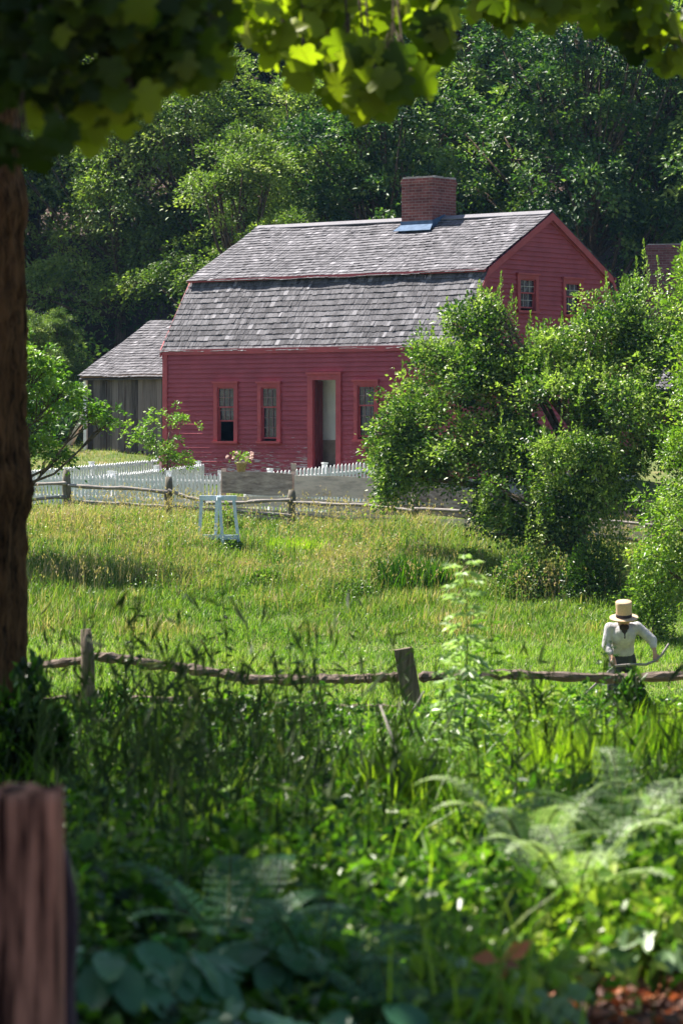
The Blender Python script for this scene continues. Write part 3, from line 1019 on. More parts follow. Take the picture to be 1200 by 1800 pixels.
def picket_fence(label, a, b, ha, hb, spacing=.085, pw=.055, rails=(.22, .78), post_at=(), face=-1, gy=None, group='white picket fences of the garden'):
    """a, b: (x, y) ends; ha, hb: top heights (z)"""
    ax, ay = a; bx, by = b
    ln = math.hypot(bx - ax, by - ay)
    ang = math.atan2(by - ay, bx - ax)
    root = thing('picket_fence', label, 'picket fence', (ax, ay, 0), ang, group)
    n = int(ln / spacing)
    if n > 98: spacing = ln / 98; n = 98; pw = spacing * .52
    gnd = lambda t: g(ax + (bx - ax) * t, ay + (by - ay) * t)
    top = lambda t: ha + (hb - ha) * t
    for i in range(n):
        t = (i + .5) / n; x = t * ln; zt = top(t) + random.uniform(-.012, .012); zb = gnd(t) + .04
        k = MB(); lx = random.uniform(-.004, .004)
        k.prism([(x - pw / 2, -.03, zb), (x + pw / 2, -.03, zb), (x + pw / 2 + lx, -.03, zt - .05), (x + lx, -.03, zt), (x - pw / 2 + lx, -.03, zt - .05)], (0, .018, 0))
        k.build('picket', 'white', root)
    for r in rails:
        k = MB(); z0 = gnd(0) + (ha - gnd(0)) * r; z1 = gnd(1) + (hb - gnd(1)) * r
        k.beam((0, .018, z0), (ln, .018, z1), .045, .09); k.build('rail', 'white', root)
    for t in post_at:
        x = t * ln; k = MB(); zt = top(t) + .04
        k.box((x - .05, -.01 + .06, gnd(t) - .3), (x + .05, .14, zt)).box((x - .06, .04, zt), (x + .06, .15, zt + .03)); k.build('post', 'white', root)
    return root


def XY(px, Y): return ((px - 600) / F * Y, Y)
def ZT(py, Y): return EYE - (py - HZ) / F * Y


picket_fence('white picket fence facing us, left stretch beside the maple trunk', XY(-40, 66.4), XY(203, 66.0), ZT(838, 66.4), ZT(834, 66), post_at=(0, .98), rails=(.3, .86))
picket_fence('white picket fence facing us, right stretch ending at the plank fence', XY(204, 65.95), XY(388, 65.6), ZT(833, 66), ZT(833, 65.6), post_at=(.5, .99), rails=(.3, .80))
picket_fence('white picket fence running back from the front run toward the house corner', XY(128, 66.6), XY(358, 71.0), ZT(841, 66.6), ZT(815, 71), post_at=(.3, .65, .985), rails=(.35, .86))
picket_fence('white picket fence farthest back along the foot of the grey shed', XY(40, 70.5), XY(286, 74.0), ZT(827, 70.5), ZT(806, 74.0), post_at=(0, .5, .99), rails=(.4, .86))
picket_fence('bluish white picket fence behind the planks below the front door', XY(430, 66.2), XY(668, 68.2), ZT(834, 66.2), ZT(808, 68.2), spacing=.1, pw=.055, post_at=(.2, .6, .98), rails=(.45, .80))

# plank fence of broad boards
pf = thing('plank_fence', 'low fence of broad weathered planks between stool and apple tree', 'fence', (0, 0, 0))
sec = [  # px0, px1, top-left, bottom-left, top-right, bottom-right, Y0, Y1
    (390, 514, [(828, 868), (871, 890), (893, 915)], [(833, 871), (875, 893), (896, 918)], 64.6, 64.3),
    (517, 668, [(834, 872), (875, 893), (896, 917)], [(842, 878), (883, 902), (906, 926)], 64.25, 63.8),
    (668, 838, [(841, 879), (884, 903), (908, 928)], [(864, 890), (893, 912), (915, 936)], 63.8, 62.6),
    (838, 1010, [(864, 892), (897, 914), (918, 938)], [(872, 902), (907, 926), (930, 950)], 62.6, 61.6),
    (1010, 1165, [(873, 903), (908, 926), (930, 951)], [(880, 914), (924, 932), (936, 957)], 61.6, 60.8),
    (1165, 1330, [(881, 914), (919, 937), (941, 959)], [(886, 920), (925, 942), (946, 966)], 60.8, 60.1)]
for (p0, p1, Lf, Rt, Y0, Y1) in sec:
    for (t0, b0), (t1, b1) in zip(Lf, Rt):
        k = MB(); a = pt(p0, 0, Y0); b = pt(p1, 0, Y1); n = 10
        vs = []; fs = []
        for i in range(n + 1):
            t = i / n; x = a.x + (b.x - a.x) * t; y = a.y + (b.y - a.y) * t
            zt = ZT(t0, Y0) * (1 - t) + ZT(t1, Y1) * t + .018 * math.sin(t * 5 + t0); zb = ZT(b0, Y0) * (1 - t) + ZT(b1, Y1) * t + .02 * math.sin(t * 6 + b0)
            vs += [(x, y, zb), (x, y, zt), (x, y + .035, zt), (x, y + .035, zb)]
            if i:
                o_ = 4 * i
                fs += [(o_ - 4, o_, o_ + 1, o_ - 3), (o_ - 3, o_ + 1, o_ + 2, o_ - 2), (o_ - 2, o_ + 2, o_ + 3, o_ - 1), (o_ - 1, o_ + 3, o_, o_ - 4)]
        fs += [(0, 1, 2, 3), (4 * n + 3, 4 * n + 2, 4 * n + 1, 4 * n)]
        k.add(vs, fs, random.random()); k.build('plank', 'board', pf)
for px, Y, zt in ((392, 64.66, 824), (515, 64.32, 815), (668, 63.9, 838), (838, 62.7, 862), (1010, 61.7, 870), (1165, 60.9, 876), (1328, 60.2, 884)):
    x, y = XY(px, Y); zz = ZT(zt, Y)
    MB().beam((x, y + .09, g(x, y) - .3), (x + .01, y + .09, zz), .11, .10, (0, 1, 0), .45).build('post', 'board', pf)


def rail_mesh(pts, r, flat=.75, jit=.12, n=10, seg=14, t=.5):
    """a split rail: irregular bar along a smooth path"""
    P = [Vector(p) for p in pts]; out = []; rr = []
    ph = random.uniform(0, 6)
    for i in range(seg + 1):
        s = i / seg * (len(P) - 1); k = min(int(s), len(P) - 2); f = s - k; f = f * f * (3 - 2 * f) if len(P) > 2 else f
        c = P[k].lerp(P[k + 1], f); L_ = (P[-1] - P[0]).length
        c = c + Vector((0, 0, .008 * L_ * math.sin(s * 3.1 + ph)))
        out.append(c); rr.append(r * (1 + .16 * math.sin(i * 1.3 + ph) + random.uniform(-.08, .08)) * (.72 if i in (0, seg) else 1))
    return MB().tube(out, rr, n, t, jit, flat)


def rail_post(mb, base, top, r, n=9):
    base = Vector(base); top = Vector(top)
    ps = [base.lerp(top, i / 6) + Vector((random.uniform(-.012, .012), 0, 0)) for i in range(7)]
    mb.tube(ps, [r * random.uniform(.92, 1.1) for _ in range(6)] + [r * .8], n, .5, .12)
    return mb


# far rail fence
rf = thing('split_rail_fence', 'grey split rail fence standing in the grass in front of picket and plank fences', 'fence', (0, 0, 0))
FP = [(-60, 64.3, 822, 900), (118, 63.6, 825, 914), (297, 63.2, 838, 905), (513, 62.6, 861, 938), (728, 61.6, 869, 955), (940, 60.4, 880, 960), (1150, 59.0, 890, 970), (1290, 58.0, 900, 980)]
for (px, Y, t, b) in FP:
    x, y = XY(px, Y)
    rail_post(MB(), (x + random.uniform(-.05, .05), y, min(ZT(b, Y), g(x, y)) - .2), (x, y, ZT(t, Y)), .085).build('post', 'railpost', rf, True)
RL = [((-60, 848), (118, 851), 64.2, 63.5, .055), ((120, 852), (297, 866), 63.5, 63.1, .055), ((296, 862), (360, 881), 63.1, 62.9, .05), ((360, 884), (513, 880), 62.9, 62.5, .05),
      ((515, 881), (728, 898), 62.5, 61.5, .05), ((728, 892), (940, 910), 61.5, 60.3, .05), ((940, 905), (1150, 925), 60.3, 58.9, .05), ((1150, 915), (1290, 925), 58.9, 57.9, .05),
      ((-60, 885), (118, 874), 64.2, 63.5, .05), ((120, 880), (297, 891), 63.5, 63.1, .055), ((297, 888), (513, 905), 63.1, 62.5, .05), ((515, 903), (728, 916), 62.5, 61.5, .045), ((728, 917), (940, 930), 61.5, 60.3, .045), ((940, 930), (1150, 950), 60.3, 58.9, .045),
      ((120, 908), (297, 914), 63.5, 63.1, .05), ((535, 931), (732, 947), 62.3, 61.3, .06)]
for (a, b, Y0, Y1, r) in RL:
    p = pt(*a, Y0); q = pt(*b, Y1); m_ = p.lerp(q, .5) + Vector((0, 0, random.uniform(-.05, .03)))
    rail_mesh([p, m_, q], r).build('rail', 'rail', rf, True)

# near rail fence with leaning posts
nf = thing('split_rail_fence', 'near split rail fence with leaning posts half buried in the weeds', 'fence', (0, 0, 0))
YN = 27.0
for (px, pb, t, b, r) in ((-260, -250, 1130, 1420, .075), (150, 168, 1106, 1400, .062), (708, 752, 1140, 1400, .078), (1260, 1270, 1130, 1400, .07), (1640, 1650, 1130, 1400, .07)):
    p = pt(pb, b, YN); q = pt(px, t, YN)
    if px == 708:
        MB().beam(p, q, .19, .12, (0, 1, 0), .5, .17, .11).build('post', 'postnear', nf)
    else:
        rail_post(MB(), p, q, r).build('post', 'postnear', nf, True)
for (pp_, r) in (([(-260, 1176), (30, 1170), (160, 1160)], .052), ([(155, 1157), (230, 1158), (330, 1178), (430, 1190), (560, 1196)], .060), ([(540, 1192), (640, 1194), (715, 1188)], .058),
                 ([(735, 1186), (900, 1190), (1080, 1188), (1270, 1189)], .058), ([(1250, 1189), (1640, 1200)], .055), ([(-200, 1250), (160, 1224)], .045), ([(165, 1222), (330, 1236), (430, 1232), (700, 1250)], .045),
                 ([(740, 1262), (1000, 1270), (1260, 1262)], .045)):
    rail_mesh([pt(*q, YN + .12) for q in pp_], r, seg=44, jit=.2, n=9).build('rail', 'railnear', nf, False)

# tall pale stool
sto = thing('tall_stool', 'tall pale blue wooden stool with splayed legs standing in the grass', 'stool', (*XY(384, 58), 0))
sx_, sy_ = XY(384, 58)
zt_, zs_, zb_ = ZT(878, 58), ZT(944, 58), ZT(972, 58)
tops = [(-.32, -.16), (.30, -.20), (.02, .24), (-.05, -.30)]
tops = [(-.33, .0), (.30, -.02), (.03, -.20), (-.04, .24)]
feet = [(-.40, .02), (.43, -.02), (.12, -.32), (-.08, .34)]
zf_ = min(zb_, g(sx_, sy_)) - .1
for (tx, ty), (fx, fy) in zip(tops, feet):
    MB().beam((fx, fy, zf_), (tx, ty, zt_), .062, .062, (0, 1, 0)).build('leg', 'bluepaint', sto)
tt = (zs_ - zf_) / (zt_ - zf_)
sp = [Vector((fx + (tx - fx) * tt, fy + (ty - fy) * tt, zs_)) for (tx, ty), (fx, fy) in zip(tops, feet)]
for i, j in ((0, 2), (2, 1), (1, 3), (3, 0)):
    MB().beam(sp[i], sp[j], .045, .085, (0, 0, 1)).build('stretcher', 'bluepaint', sto)
k = MB().box((-.37, -.05, zt_ - .015), (.36, .05, zt_ + .075)).beam((.03, -.22, zt_ + .02), (-.04, .26, zt_ + .02), .09, .07); k.build('top_rail', 'bluepaint', sto)

# flower pot on the plank fence's end post
x, y = XY(424, 64.58); pz = ZT(829, 64.6)
pot = thing('flower_pot', 'small clay pot of pale pink flowers on the end of the plank fence', 'flower pot', (x, y, pz))
MB().lathe([(.085, 0), (.115, .17), (.13, .175), (.13, .21), (.11, .21), (.1, .17)], n=20).build('pot', 'terra', pot, True)
n = 90; c = rdir(n, .4) * rng.uniform(.08, .26, (n, 1)) + np.array([0, 0, .27]); c[:, 0] *= 1.2
leaf_obj('foliage', [leaves(c, rdir(n, .5), rdir(n, .8), .07, .04, rng.uniform(.3, 1, n))], 'oak', pot)
parts = []
for q in range(9):
    cc = np.array([random.uniform(-.3, .3), random.uniform(-.12, .12), random.uniform(.27, .42)])
    n = 10; dd = rdir(n, .2); parts.append(leaves(cc + dd * .028, dd, rdir(n), .055, .05, rng.uniform(0, 1, n)))
leaf_obj('blossom', parts, 'blossom', pot)

# ================================================================== PERSON MOWING
PX, PY = XY(1094, 41.5)
PZ = g(PX, PY) - .02
skin = mat('skin', (.45, .25, .17), .6, .3); n_ = noise(skin, 9, 3); setcol(skin, ramp(skin, n_, [(.3, (.38, .20, .13)), (.7, (.50, .29, .20))]))
shirt = mat('shade_toned_shirt', (.62, .58, .55), .9, .1); n_ = noise(shirt, 14, 4); setcol(shirt, ramp(shirt, n_, [(.3, (.36, .34, .36)), (.7, (.52, .50, .50))])); bump(shirt, noise(shirt, 22, 3, stretch=(1, 1, .4)), .8, .03)  # white shirt greyed, its shade put into the cloth colour
trous = mat('dark_trousers', (.05, .05, .05), .9, .1); n_ = noise(trous, 12, 4); setcol(trous, ramp(trous, n_, [(.3, (.03, .032, .035)), (.7, (.08, .08, .075))]))
straw = mat('straw_hat', (.55, .38, .24), .8, .2); n_ = noise(straw, 60, 2, stretch=(1, 1, 6)); setcol(straw, ramp(straw, n_, [(.3, (.42, .28, .17)), (.7, (.62, .45, .30))])); bump(straw, n_, .4, .01)
band = mat('hat_band', (.03, .02, .025), .8, .2); n_ = noise(band, 30, 2); setcol(band, ramp(band, n_, [(.3, (.02, .015, .02)), (.7, (.05, .035, .04))]))
hairm = mat('dark_hair', (.03, .02, .015), .8, .2); n_ = noise(hairm, 50, 3, stretch=(1, 1, .3)); setcol(hairm, ramp(hairm, n_, [(.3, (.015, .01, .008)), (.7, (.06, .04, .03))]))
per = thing('person', 'person in tall straw hat and pale shirt mowing beyond the near rail fence', 'person', (PX, PY, PZ), 0)


def capsule(mb, p, q, r0, r1, n=14, fx=1.0):
    p = Vector(p); q = Vector(q); pts = []; rr = []
    d = (q - p).normalized()
    for a in (-1, -.7, -.35, 0): pts.append(p + d * (a * r0)); rr.append(r0 * math.sqrt(max(.02, 1 - a * a)))
    for a in (0, .35, .7, 1): pts.append(q + d * (a * r1)); rr.append(r1 * math.sqrt(max(.02, 1 - a * a)))
    mb.tube(pts, rr, n, flat=fx)


def fused(mb, name, material, vox, parent, smooth=4):
    o = mb.build(name, material, parent, True)
    r = o.modifiers.new('fuse', 'REMESH'); r.mode = 'VOXEL'; r.voxel_size = vox; r.use_smooth_shade = True
    s_ = o.modifiers.new('smooth', 'SMOOTH'); s_.iterations = smooth; s_.factor = .6
    return o


def hand(mb, wrist, dirn, side, palm_n, curl, thumb_side):
    """palm and five bent fingers"""
    w = Vector(wrist); d = Vector(dirn).normalized(); nrm = Vector(palm_n).normalized(); s = d.cross(nrm).normalized()
    for k in (-.025, 0, .025):
        capsule(mb, w + s * k * .6, w + d * .085 + s * k, .016, .015, 8)
    for i, ln in enumerate((.062, .072, .067, .052)):
        b = w + d * .088 + s * (-.032 + .021 * i); cur = b; dd = d.copy()
        for seg, f in enumerate((.45, .32, .23)):
            dd = (Matrix.Rotation(-curl * (.9 + .2 * i / 3), 3, s) @ dd).normalized()
            nx_ = cur + dd * ln * f; capsule(mb, cur, nx_, .0095 - .001 * seg, .009 - .001 * seg, 7); cur = nx_
    b = w + d * .03 + s * (.03 * thumb_side); t1 = b + (d * .5 + s * thumb_side * .7 - nrm * -.3).normalized() * .035; t2 = t1 + (d * .7 + nrm * .6).normalized() * .03
    capsule(mb, b, t1, .013, .0115, 8); capsule(mb, t1, t2, .011, .009, 8)


# joints, relative to the ground under the person (x right, y away)
pel = (0, .16, .84); chest = (0, -.08, 1.17); neck = (0, -.15, 1.31); hd = (-.01, -.235, 1.395)
shL = (.19, -.07, 1.285); elL = (.40, -.12, 1.10); wrL = (.425, -.20, .93)
shR = (-.19, -.07, 1.275); elR = (-.24, -.10, 1.02); wrR = (-.16, -.26, .86)
b = MB()
capsule(b, pel, (0, .03, 1.03), .135, .125, 18, .8)
capsule(b, (0, .03, 1.03), chest, .13, .15, 18, .8)
capsule(b, shR, shL, .062, .062, 12)
capsule(b, chest, neck, .09, .055, 14)
capsule(b, neck, hd, .055, .055, 12)
b.lathe([(.02, -.125), (.055, -.11), (.074, -.07), (.083, -.02), (.088, .03), (.083, .075), (.06, .11), (.02, .125)], hd, 20, rot=Euler((R(22), 0, 0)).to_matrix())
capsule(b, Vector(hd) + Vector((0, -.085, -.01)), Vector(hd) + Vector((0, -.11, -.045)), .013, .017, 8)     # nose
for s in (-1, 1):
    capsule(b, Vector(hd) + Vector((s * .086, .005, .015)), Vector(hd) + Vector((s * .09, .01, -.03)), .015, .011, 8)   # ears
    capsule(b, Vector(hd) + Vector((s * .012, -.09, -.075)), Vector(hd) + Vector((s * .022, -.086, -.072)), .009, .007, 8)  # lips
    capsule(b, Vector(hd) + Vector((s * .02, -.083, .02)), Vector(hd) + Vector((s * .05, -.073, .02)), .012, .010, 8)  # brow
    hip = Vector((s * .09, .10, .84)); kn = Vector((s * .15, -.05 + .06 * s, .47)); an = Vector((s * .17, .10 + .10 * s, .09))
    capsule(b, hip, kn, .085, .058, 14); capsule(b, kn, an, .055, .038, 12); capsule(b, an + Vector((0, .03, -.04)), an + Vector((s * .02, -.15, -.055)), .04, .032, 10)
capsule(b, shL, elL, .052, .042, 12); capsule(b, elL, wrL, .04, .027, 12)
capsule(b, shR, elR, .052, .042, 12); capsule(b, elR, wrR, .04, .027, 12)
hand(b, wrL, (.08, -.25, -.95), 1, (-.3, -1, .2), .62, -1)
hand(b, wrR, (.1, -.3, -.9), -1, (.3, -1, .1), .62, 1)
fused(b, 'body', skin, .0075, per, 2)
# shirt
b = MB()
capsule(b, (0, .07, .93), (0, .02, 1.05), .165, .155, 20, .82)
capsule(b, (0, .02, 1.05), chest, .16, .175, 20, .82)
capsule(b, (-.165, -.07, 1.255), (.165, -.07, 1.26), .09, .09, 14)
capsule(b, chest, (0, -.10, 1.29), .11, .075, 14)
capsule(b, shL, elL, .078, .07, 14); capsule(b, elL, Vector(elL).lerp(Vector(wrL), .45), .068, .052, 14)
capsule(b, shR, elR, .078, .07, 14); capsule(b, elR, Vector(elR).lerp(Vector(wrR), .6), .068, .05, 14)
fused(b, 'shirt', shirt, .012, per, 6)
b = MB()
capsule(b, (0, -.16, 1.315), (.0, -.205, 1.24), .05, .045, 12); capsule(b, (0, -.205, 1.24), (.005, -.21, 1.14), .04, .018, 10)
fused(b, 'neckcloth', band, .008, per, 3)
b = MB()
capsule(b, (0, .10, .80), (0, .085, .90), .16, .162, 18, .85)
for s in (-1, 1):
    hip = Vector((s * .085, .10, .84)); kn = Vector((s * .15, -.05 + .06 * s, .47)); an = Vector((s * .17, .10 + .10 * s, .14))
    capsule(b, hip, kn, .105, .085, 16); capsule(b, kn, an, .08, .068, 14)
fused(b, 'trousers', trous, .013, per, 5)
hr = MB()
capsule(hr, Vector(hd) + Vector((0, .03, .02)), Vector(hd) + Vector((0, .035, -.05)), .092, .08, 14)
fused(hr, 'hair', hairm, .01, per, 3)
bd = MB(); capsule(bd, Vector(hd) + Vector((-.03, -.065, -.1)), Vector(hd) + Vector((.03, -.065, -.1)), .042, .042, 12); fused(bd, 'beard', hairm, .008, per, 3)
hatR = Euler((R(13), R(-2), 0)).to_matrix()
hc = Vector(hd) + Vector((0, -.01, .025))
ht = MB().lathe([(.095, .0), (.19, -.008), (.203, .012), (.19, .010), (.12, .012), (.108, .02), (.110, .06), (.113, .2), (.115, .232), (.105, .242), (.02, .243)], hc, 36, rot=hatR)
hto = ht.build('hat', straw, per, True)
MB().lathe([(.1105, .018), (.1135, .02), (.1145, .062), (.1115, .064)], hc, 36, rot=hatR).build('hat_band', band, hto, True)
# scythe
scy = thing('scythe', 'scythe with a bent wooden handle held by the mowing person', 'scythe', (PX, PY, PZ), 0)
hL = Vector(wrL) + Vector((.01, -.06, -.10))
Hp = [Vector((.62, -.20, 1.06)), hL + Vector((.075, 0, .07)), hL, hL + Vector((-.14, -.03, -.055)), Vector((.10, -.33, .78)), Vector((-.15, -.36, .76)), Vector((-.5, -.5, .45)), Vector((-.85, -.7, .12))]
MB().tube(Hp, [.015, .018, .018, .018, .018, .018, .017, .016], 8, jit=.04).build('handle', 'rail', scy, True)
bl = MB(); pts = [Vector((-.85 + .1 * i, -.7 - .12 * math.sin(i / 7 * 1.5) * 1.5, .11)) for i in range(8)]
vs = []; fs = []
for i, p in enumerate(pts):
    w_ = .06 * (1 - i / 8.5); vs += [p + Vector((0, 0, .004)), p + Vector((0, w_, 0)), p + Vector((0, w_, -.006)), p + Vector((0, 0, -.004))]
    if i: o_ = 4 * i; fs += [(o_ - 4, o_, o_ + 1, o_ - 3), (o_ - 3, o_ + 1, o_ + 2, o_ - 2), (o_ - 2, o_ + 2, o_ + 3, o_ - 1), (o_ - 1, o_ + 3, o_, o_ - 4)]
steel = mat('steel', (.3, .3, .3), .35, .5); steel.node_tree.nodes['Principled BSDF'].inputs['Metallic'].default_value = .9
n_ = noise(steel, 20, 3); setcol(steel, ramp(steel, n_, [(.3, (.2, .18, .17)), (.7, (.45, .45, .45))]))
bl.add(vs, fs); bl.build('blade', steel, scy)
print('things done')

# ================================================================== FOREST BEHIND THE HOUSE
def forest_lobes(h, r, n, crown0, squash=.8):
    """rounded masses arranged round a stem"""
    out = []
    for i in range(n):
        t = (i + .5) / n
        z = crown0 * h + (1 - crown0) * h * (.12 + .8 * t)
        a = i * 2.399 + random.uniform(-.4, .4)
        prof = math.sin(math.pi * (.18 + .74 * t)) ** .7
        d = r * prof * random.uniform(.35, .75)
        rr = r * random.uniform(.42, .6) * (.6 + .5 * prof)
        out.append((math.cos(a) * d, math.sin(a) * d, z, rr, rr, rr * squash * random.uniform(.7, 1)))
    out.append((0, 0, h * .93, r * .38, r * .38, r * .35))
    return ragged(out, 3, .3, .5)


def forest_proto(label, h, r, n, c0, mt, tint, n_spray=620, n_per=56, rad=.26, flat=.42, ln=.17, wd=.095, r0=.22):
    lb = forest_lobes(h, r, n, c0)
    return make_tree('broadleaf_tree', label, 'tree', (0, 0, 0), lb, (random.uniform(-.4, .4), random.uniform(-.3, .3), h * .9), r0, mt, n_spray, n_per, rad, flat, ln, wd, tint, sub=2, lo=.5, fuzz=.12, nup=.75)


protos = [
    forest_proto('', 11.0, 3.6, 10, .18, 'forest', (.45, .25)),
    forest_proto('', 12.5, 3.2, 11, .16, 'forest', (.5, .25)),
    forest_proto('', 9.5, 3.4, 9, .08, 'forest_pale', (.45, .25), rad=.24, ln=.13, wd=.06),
    forest_proto('', 13.5, 4.2, 12, .22, 'forest', (.4, .25), 520),
    forest_proto('', 8.0, 3.0, 8, .06, 'forest_pale', (.3, .25), rad=.22, ln=.12, wd=.06),
]
FG = 'trees of the wooded slope behind the house'
# (px, Y, proto, scale, label)
FT = [
    (70, 97, 0, .95, 'dark green tree above the rail fence, between maple trunk and shed'),
    (215, 92, 2, 1.0, 'pale willow-like tree rising behind the grey shed roof'),
    (345, 92, 2, 1.05, 'pale feathery tree over the left end of the gambrel roof'),
    (430, 87, 4, .98, 'low yellowish tree touching the left slope of the gambrel roof'),
    (560, 92, 4, 1.12, 'yellow-green tree above the middle of the ridge'),
    (668, 88, 1, .83, 'sunlit tree just left of the brick chimney'),
    (810, 95, 1, .95, 'dark glossy tree just right of the brick chimney'),
    (1035, 90, 3, .92, 'large bright-topped tree beyond the house gable'),
    (1190, 93, 0, 1.08, 'dark tree behind the neighbouring house chimney'),
    (48, 84.5, 4, .42, 'low tree added to darken the gap behind the picket fence, next to the maple trunk'), (100, 85.5, 4, .40, 'low tree added to darken the gap left of the open end of the shed'), (1330, 88, 1, 1.0, None), (-80, 95, 1, .95, None), (-230, 92, 3, .9, None), (1480, 94, 2, 1.1, None),  # the two small trees are added to fill the shade by the shed
]
for (px, Y, lab) in ((-120, 104, None), (40, 101, 'dark tree high on the slope behind the maple trunk'), (180, 106, 'tall dark tree peeking over the pale tree by the shed'), (330, 103, 'tall tree below the left maple leaves'),
                     (470, 108, 'tree in deep shade between the two hanging maple sprays'), (610, 104, 'tall tree under the bright maple spray'), (740, 107, 'tall glinting tree high above the chimney'), (880, 103, 'tall dark tree below the small central maple spray'),
                     (1010, 109, 'tall dark tree behind the bright-topped tree'), (1150, 104, 'tall dark tree below the right maple spray'), (1300, 106, None)):
    FT.append((px, Y, random.choice((0, 1, 3)), random.uniform(.95, 1.15), lab))
for i, px in enumerate(range(-160, 1400, 165)):
    FT.append((px + random.uniform(-30, 30), 121 + random.uniform(-4, 4), random.choice((0, 1, 3)), random.uniform(1.15, 1.3), None))
for i, px in enumerate(range(-200, 1450, 200)):
    FT.append((px + random.uniform(-30, 30), 140 + random.uniform(-4, 4), random.choice((0, 1, 3)), random.uniform(1.3, 1.5), None))
used = set()
for (px, Y, k, s, lab) in FT:
    x, y = XY(px, Y)
    z = g(x, y) - .2
    if lab is None:
        lab = 'dark tree of the wooded slope, one of many merging in deep shade'
    if k not in used:
        used.add(k); r_ = protos[k]; r_.location = (x, y, z); r_.rotation_euler = (0, 0, random.uniform(0, 6)); r_.scale = (s, s, s); r_['label'] = lab; r_['group'] = FG
    else:
        dup(protos[k], (x, y, z), random.uniform(0, 6), lab, FG, (s, s, s))

# low brush at the wood's edge, beyond the buildings
n = 1150
bx_ = rng.uniform(-16, 18, n); by_ = rng.uniform(85, 132, n); bx_[900:] = rng.uniform(-15, -7.5, 250); by_[900:] = rng.uniform(80.5, 88, 250)  # last tufts added at left to darken the shade beside the shed
cc = np.stack([bx_, by_, G(bx_, by_) + rng.uniform(.1, 1.6, n)], 1)
o = leaf_obj('undergrowth', [spray_leaves(cc, rdir(n, .6), 70, .42, .6, .17, .09, np.clip(rng.normal(.3, .2, n), 0, 1))], 'forest')
tag(o, 'dark low brush covering the slope under the trees', 'undergrowth', kind='stuff')

# ================================================================== APPLE TREES
def lobes_px(lst, base, s_z=1.0):
    out = []
    for (px, py, rx, ry, Y) in lst:
        p = W(px, py, Y); k = Y / F
        out.append((p.x - base[0], p.y - base[1], p.z - base[2], rx * k, (rx + ry) / 2 * k * 1.05, ry * k))
    return out


def shoots(lst, base, n_leaf=60, ln=.065, tint=.7, lean=.12):
    """upright water shoots clothed in leaves: (px, py_bottom, py_top, Y)"""
    parts = []
    for (px, p0, p1, Y) in lst:
        a = W(px, p0, Y) - Vector(base); b = W(px + random.uniform(-6, 8), p1, Y + random.uniform(-.1, .1)) - Vector(base)
        t = rng.uniform(0, 1, n_leaf)[:, None]
        P = np.array(a) * (1 - t) + np.array(b) * t
        off = rdir(n_leaf) * (.07 * (1.15 - t)); off[:, 2] *= .3
        ax = unit(off + np.array([0, 0, .05]))
        parts.append(leaves(P + off, ax, rdir(n_leaf, 1.), ln, ln * .5, np.clip(rng.normal(tint, .15, n_leaf), 0, 1)))
    return parts


ab = (W(1008, 0, 55.5).x, 55.5, 0.0); ab = (ab[0], ab[1], g(ab[0], ab[1]))
AL = [(850, 575, 44, 50, 56.6), (800, 640, 78, 66, 57), (728, 745, 62, 66, 57.2), (860, 690, 100, 90, 56.4), (745, 815, 72, 48, 56.8), (700, 800, 38, 66, 57.2), (850, 800, 80, 70, 56), (935, 650, 80, 50, 56.4), (690, 850, 26, 40, 57.2), (660, 790, 14, 40, 57.2), (720, 800, 50, 50, 57),
      (1040, 610, 90, 62, 55.6), (1085, 560, 62, 55, 55.2), (1150, 600, 72, 70, 55.4), (1000, 690, 72, 62, 55), (1100, 720, 100, 80, 54.4), (1010, 815, 84, 62, 54.2), (1020, 880, 60, 40, 54.4), (925, 790, 60, 56, 55.6),
      (1180, 690, 60, 90, 54.6), (850, 900, 40, 28, 55.6), (1190, 790, 60, 50, 54.6), (930, 870, 70, 44, 55), (900, 925, 44, 26, 55.2), (965, 940, 44, 50, 54.8), (985, 640, 60, 40, 56), (815, 560, 34, 34, 56.8), (1090, 850, 50, 60, 54.4)]
alb = ragged(lobes_px(AL, ab), 5, .22, .42)
sh_l = [(880, 560, 474, 56.6), (845, 560, 498, 56.7), (905, 600, 520, 56.4), (930, 590, 545, 56.3), (712, 700, 632, 57.2), (700, 740, 676, 57.2), (1130, 500, 418, 55.2), (1118, 520, 448, 55.2), (1100, 520, 480, 55.2),
        (1090, 530, 486, 55.2), (1140, 520, 445, 55.2), (1160, 540, 450, 55.3), (1040, 580, 510, 55.6), (1010, 590, 540, 55.6), (960, 600, 560, 56), (860, 560, 508, 56.5), (985, 600, 548, 56), (1070, 570, 520, 55.4), (895, 560, 500, 56.5), (760, 610, 572, 57), (790, 590, 545, 57)]

for k_ in range(80):
    lb_ = random.choice(AL); an_ = random.uniform(-1, 1)
    x_ = lb_[0] + an_ * lb_[2] * .9; y_ = lb_[1] - lb_[3] * math.sqrt(max(0, 1 - an_ ** 2)) * .8
    sh_l.append((x_, y_ + 20, y_ - random.uniform(18, 52), lb_[4] - random.uniform(0, .8)))


def gapf(c):     # two windows through the crown where the red wall shows
    X_ = c[:, 0] + ab[0]; Y_ = c[:, 1] + ab[1]; Z_ = c[:, 2] + ab[2]
    px = 600 + F * X_ / Y_; py = HZ - F * (Z_ - EYE) / Y_
    k = np.ones(len(c), bool)
    for (gx, gy, rx, ry) in ((968, 722, 38, 36), (1168, 668, 28, 28), (1150, 850, 48, 30), (905, 860, 26, 24), (800, 905, 40, 22), (770, 590, 16, 14), (985, 560, 24, 18)):
        k &= ((px - gx) / rx) ** 2 + ((py - gy) / ry) ** 2 > 1
    return k


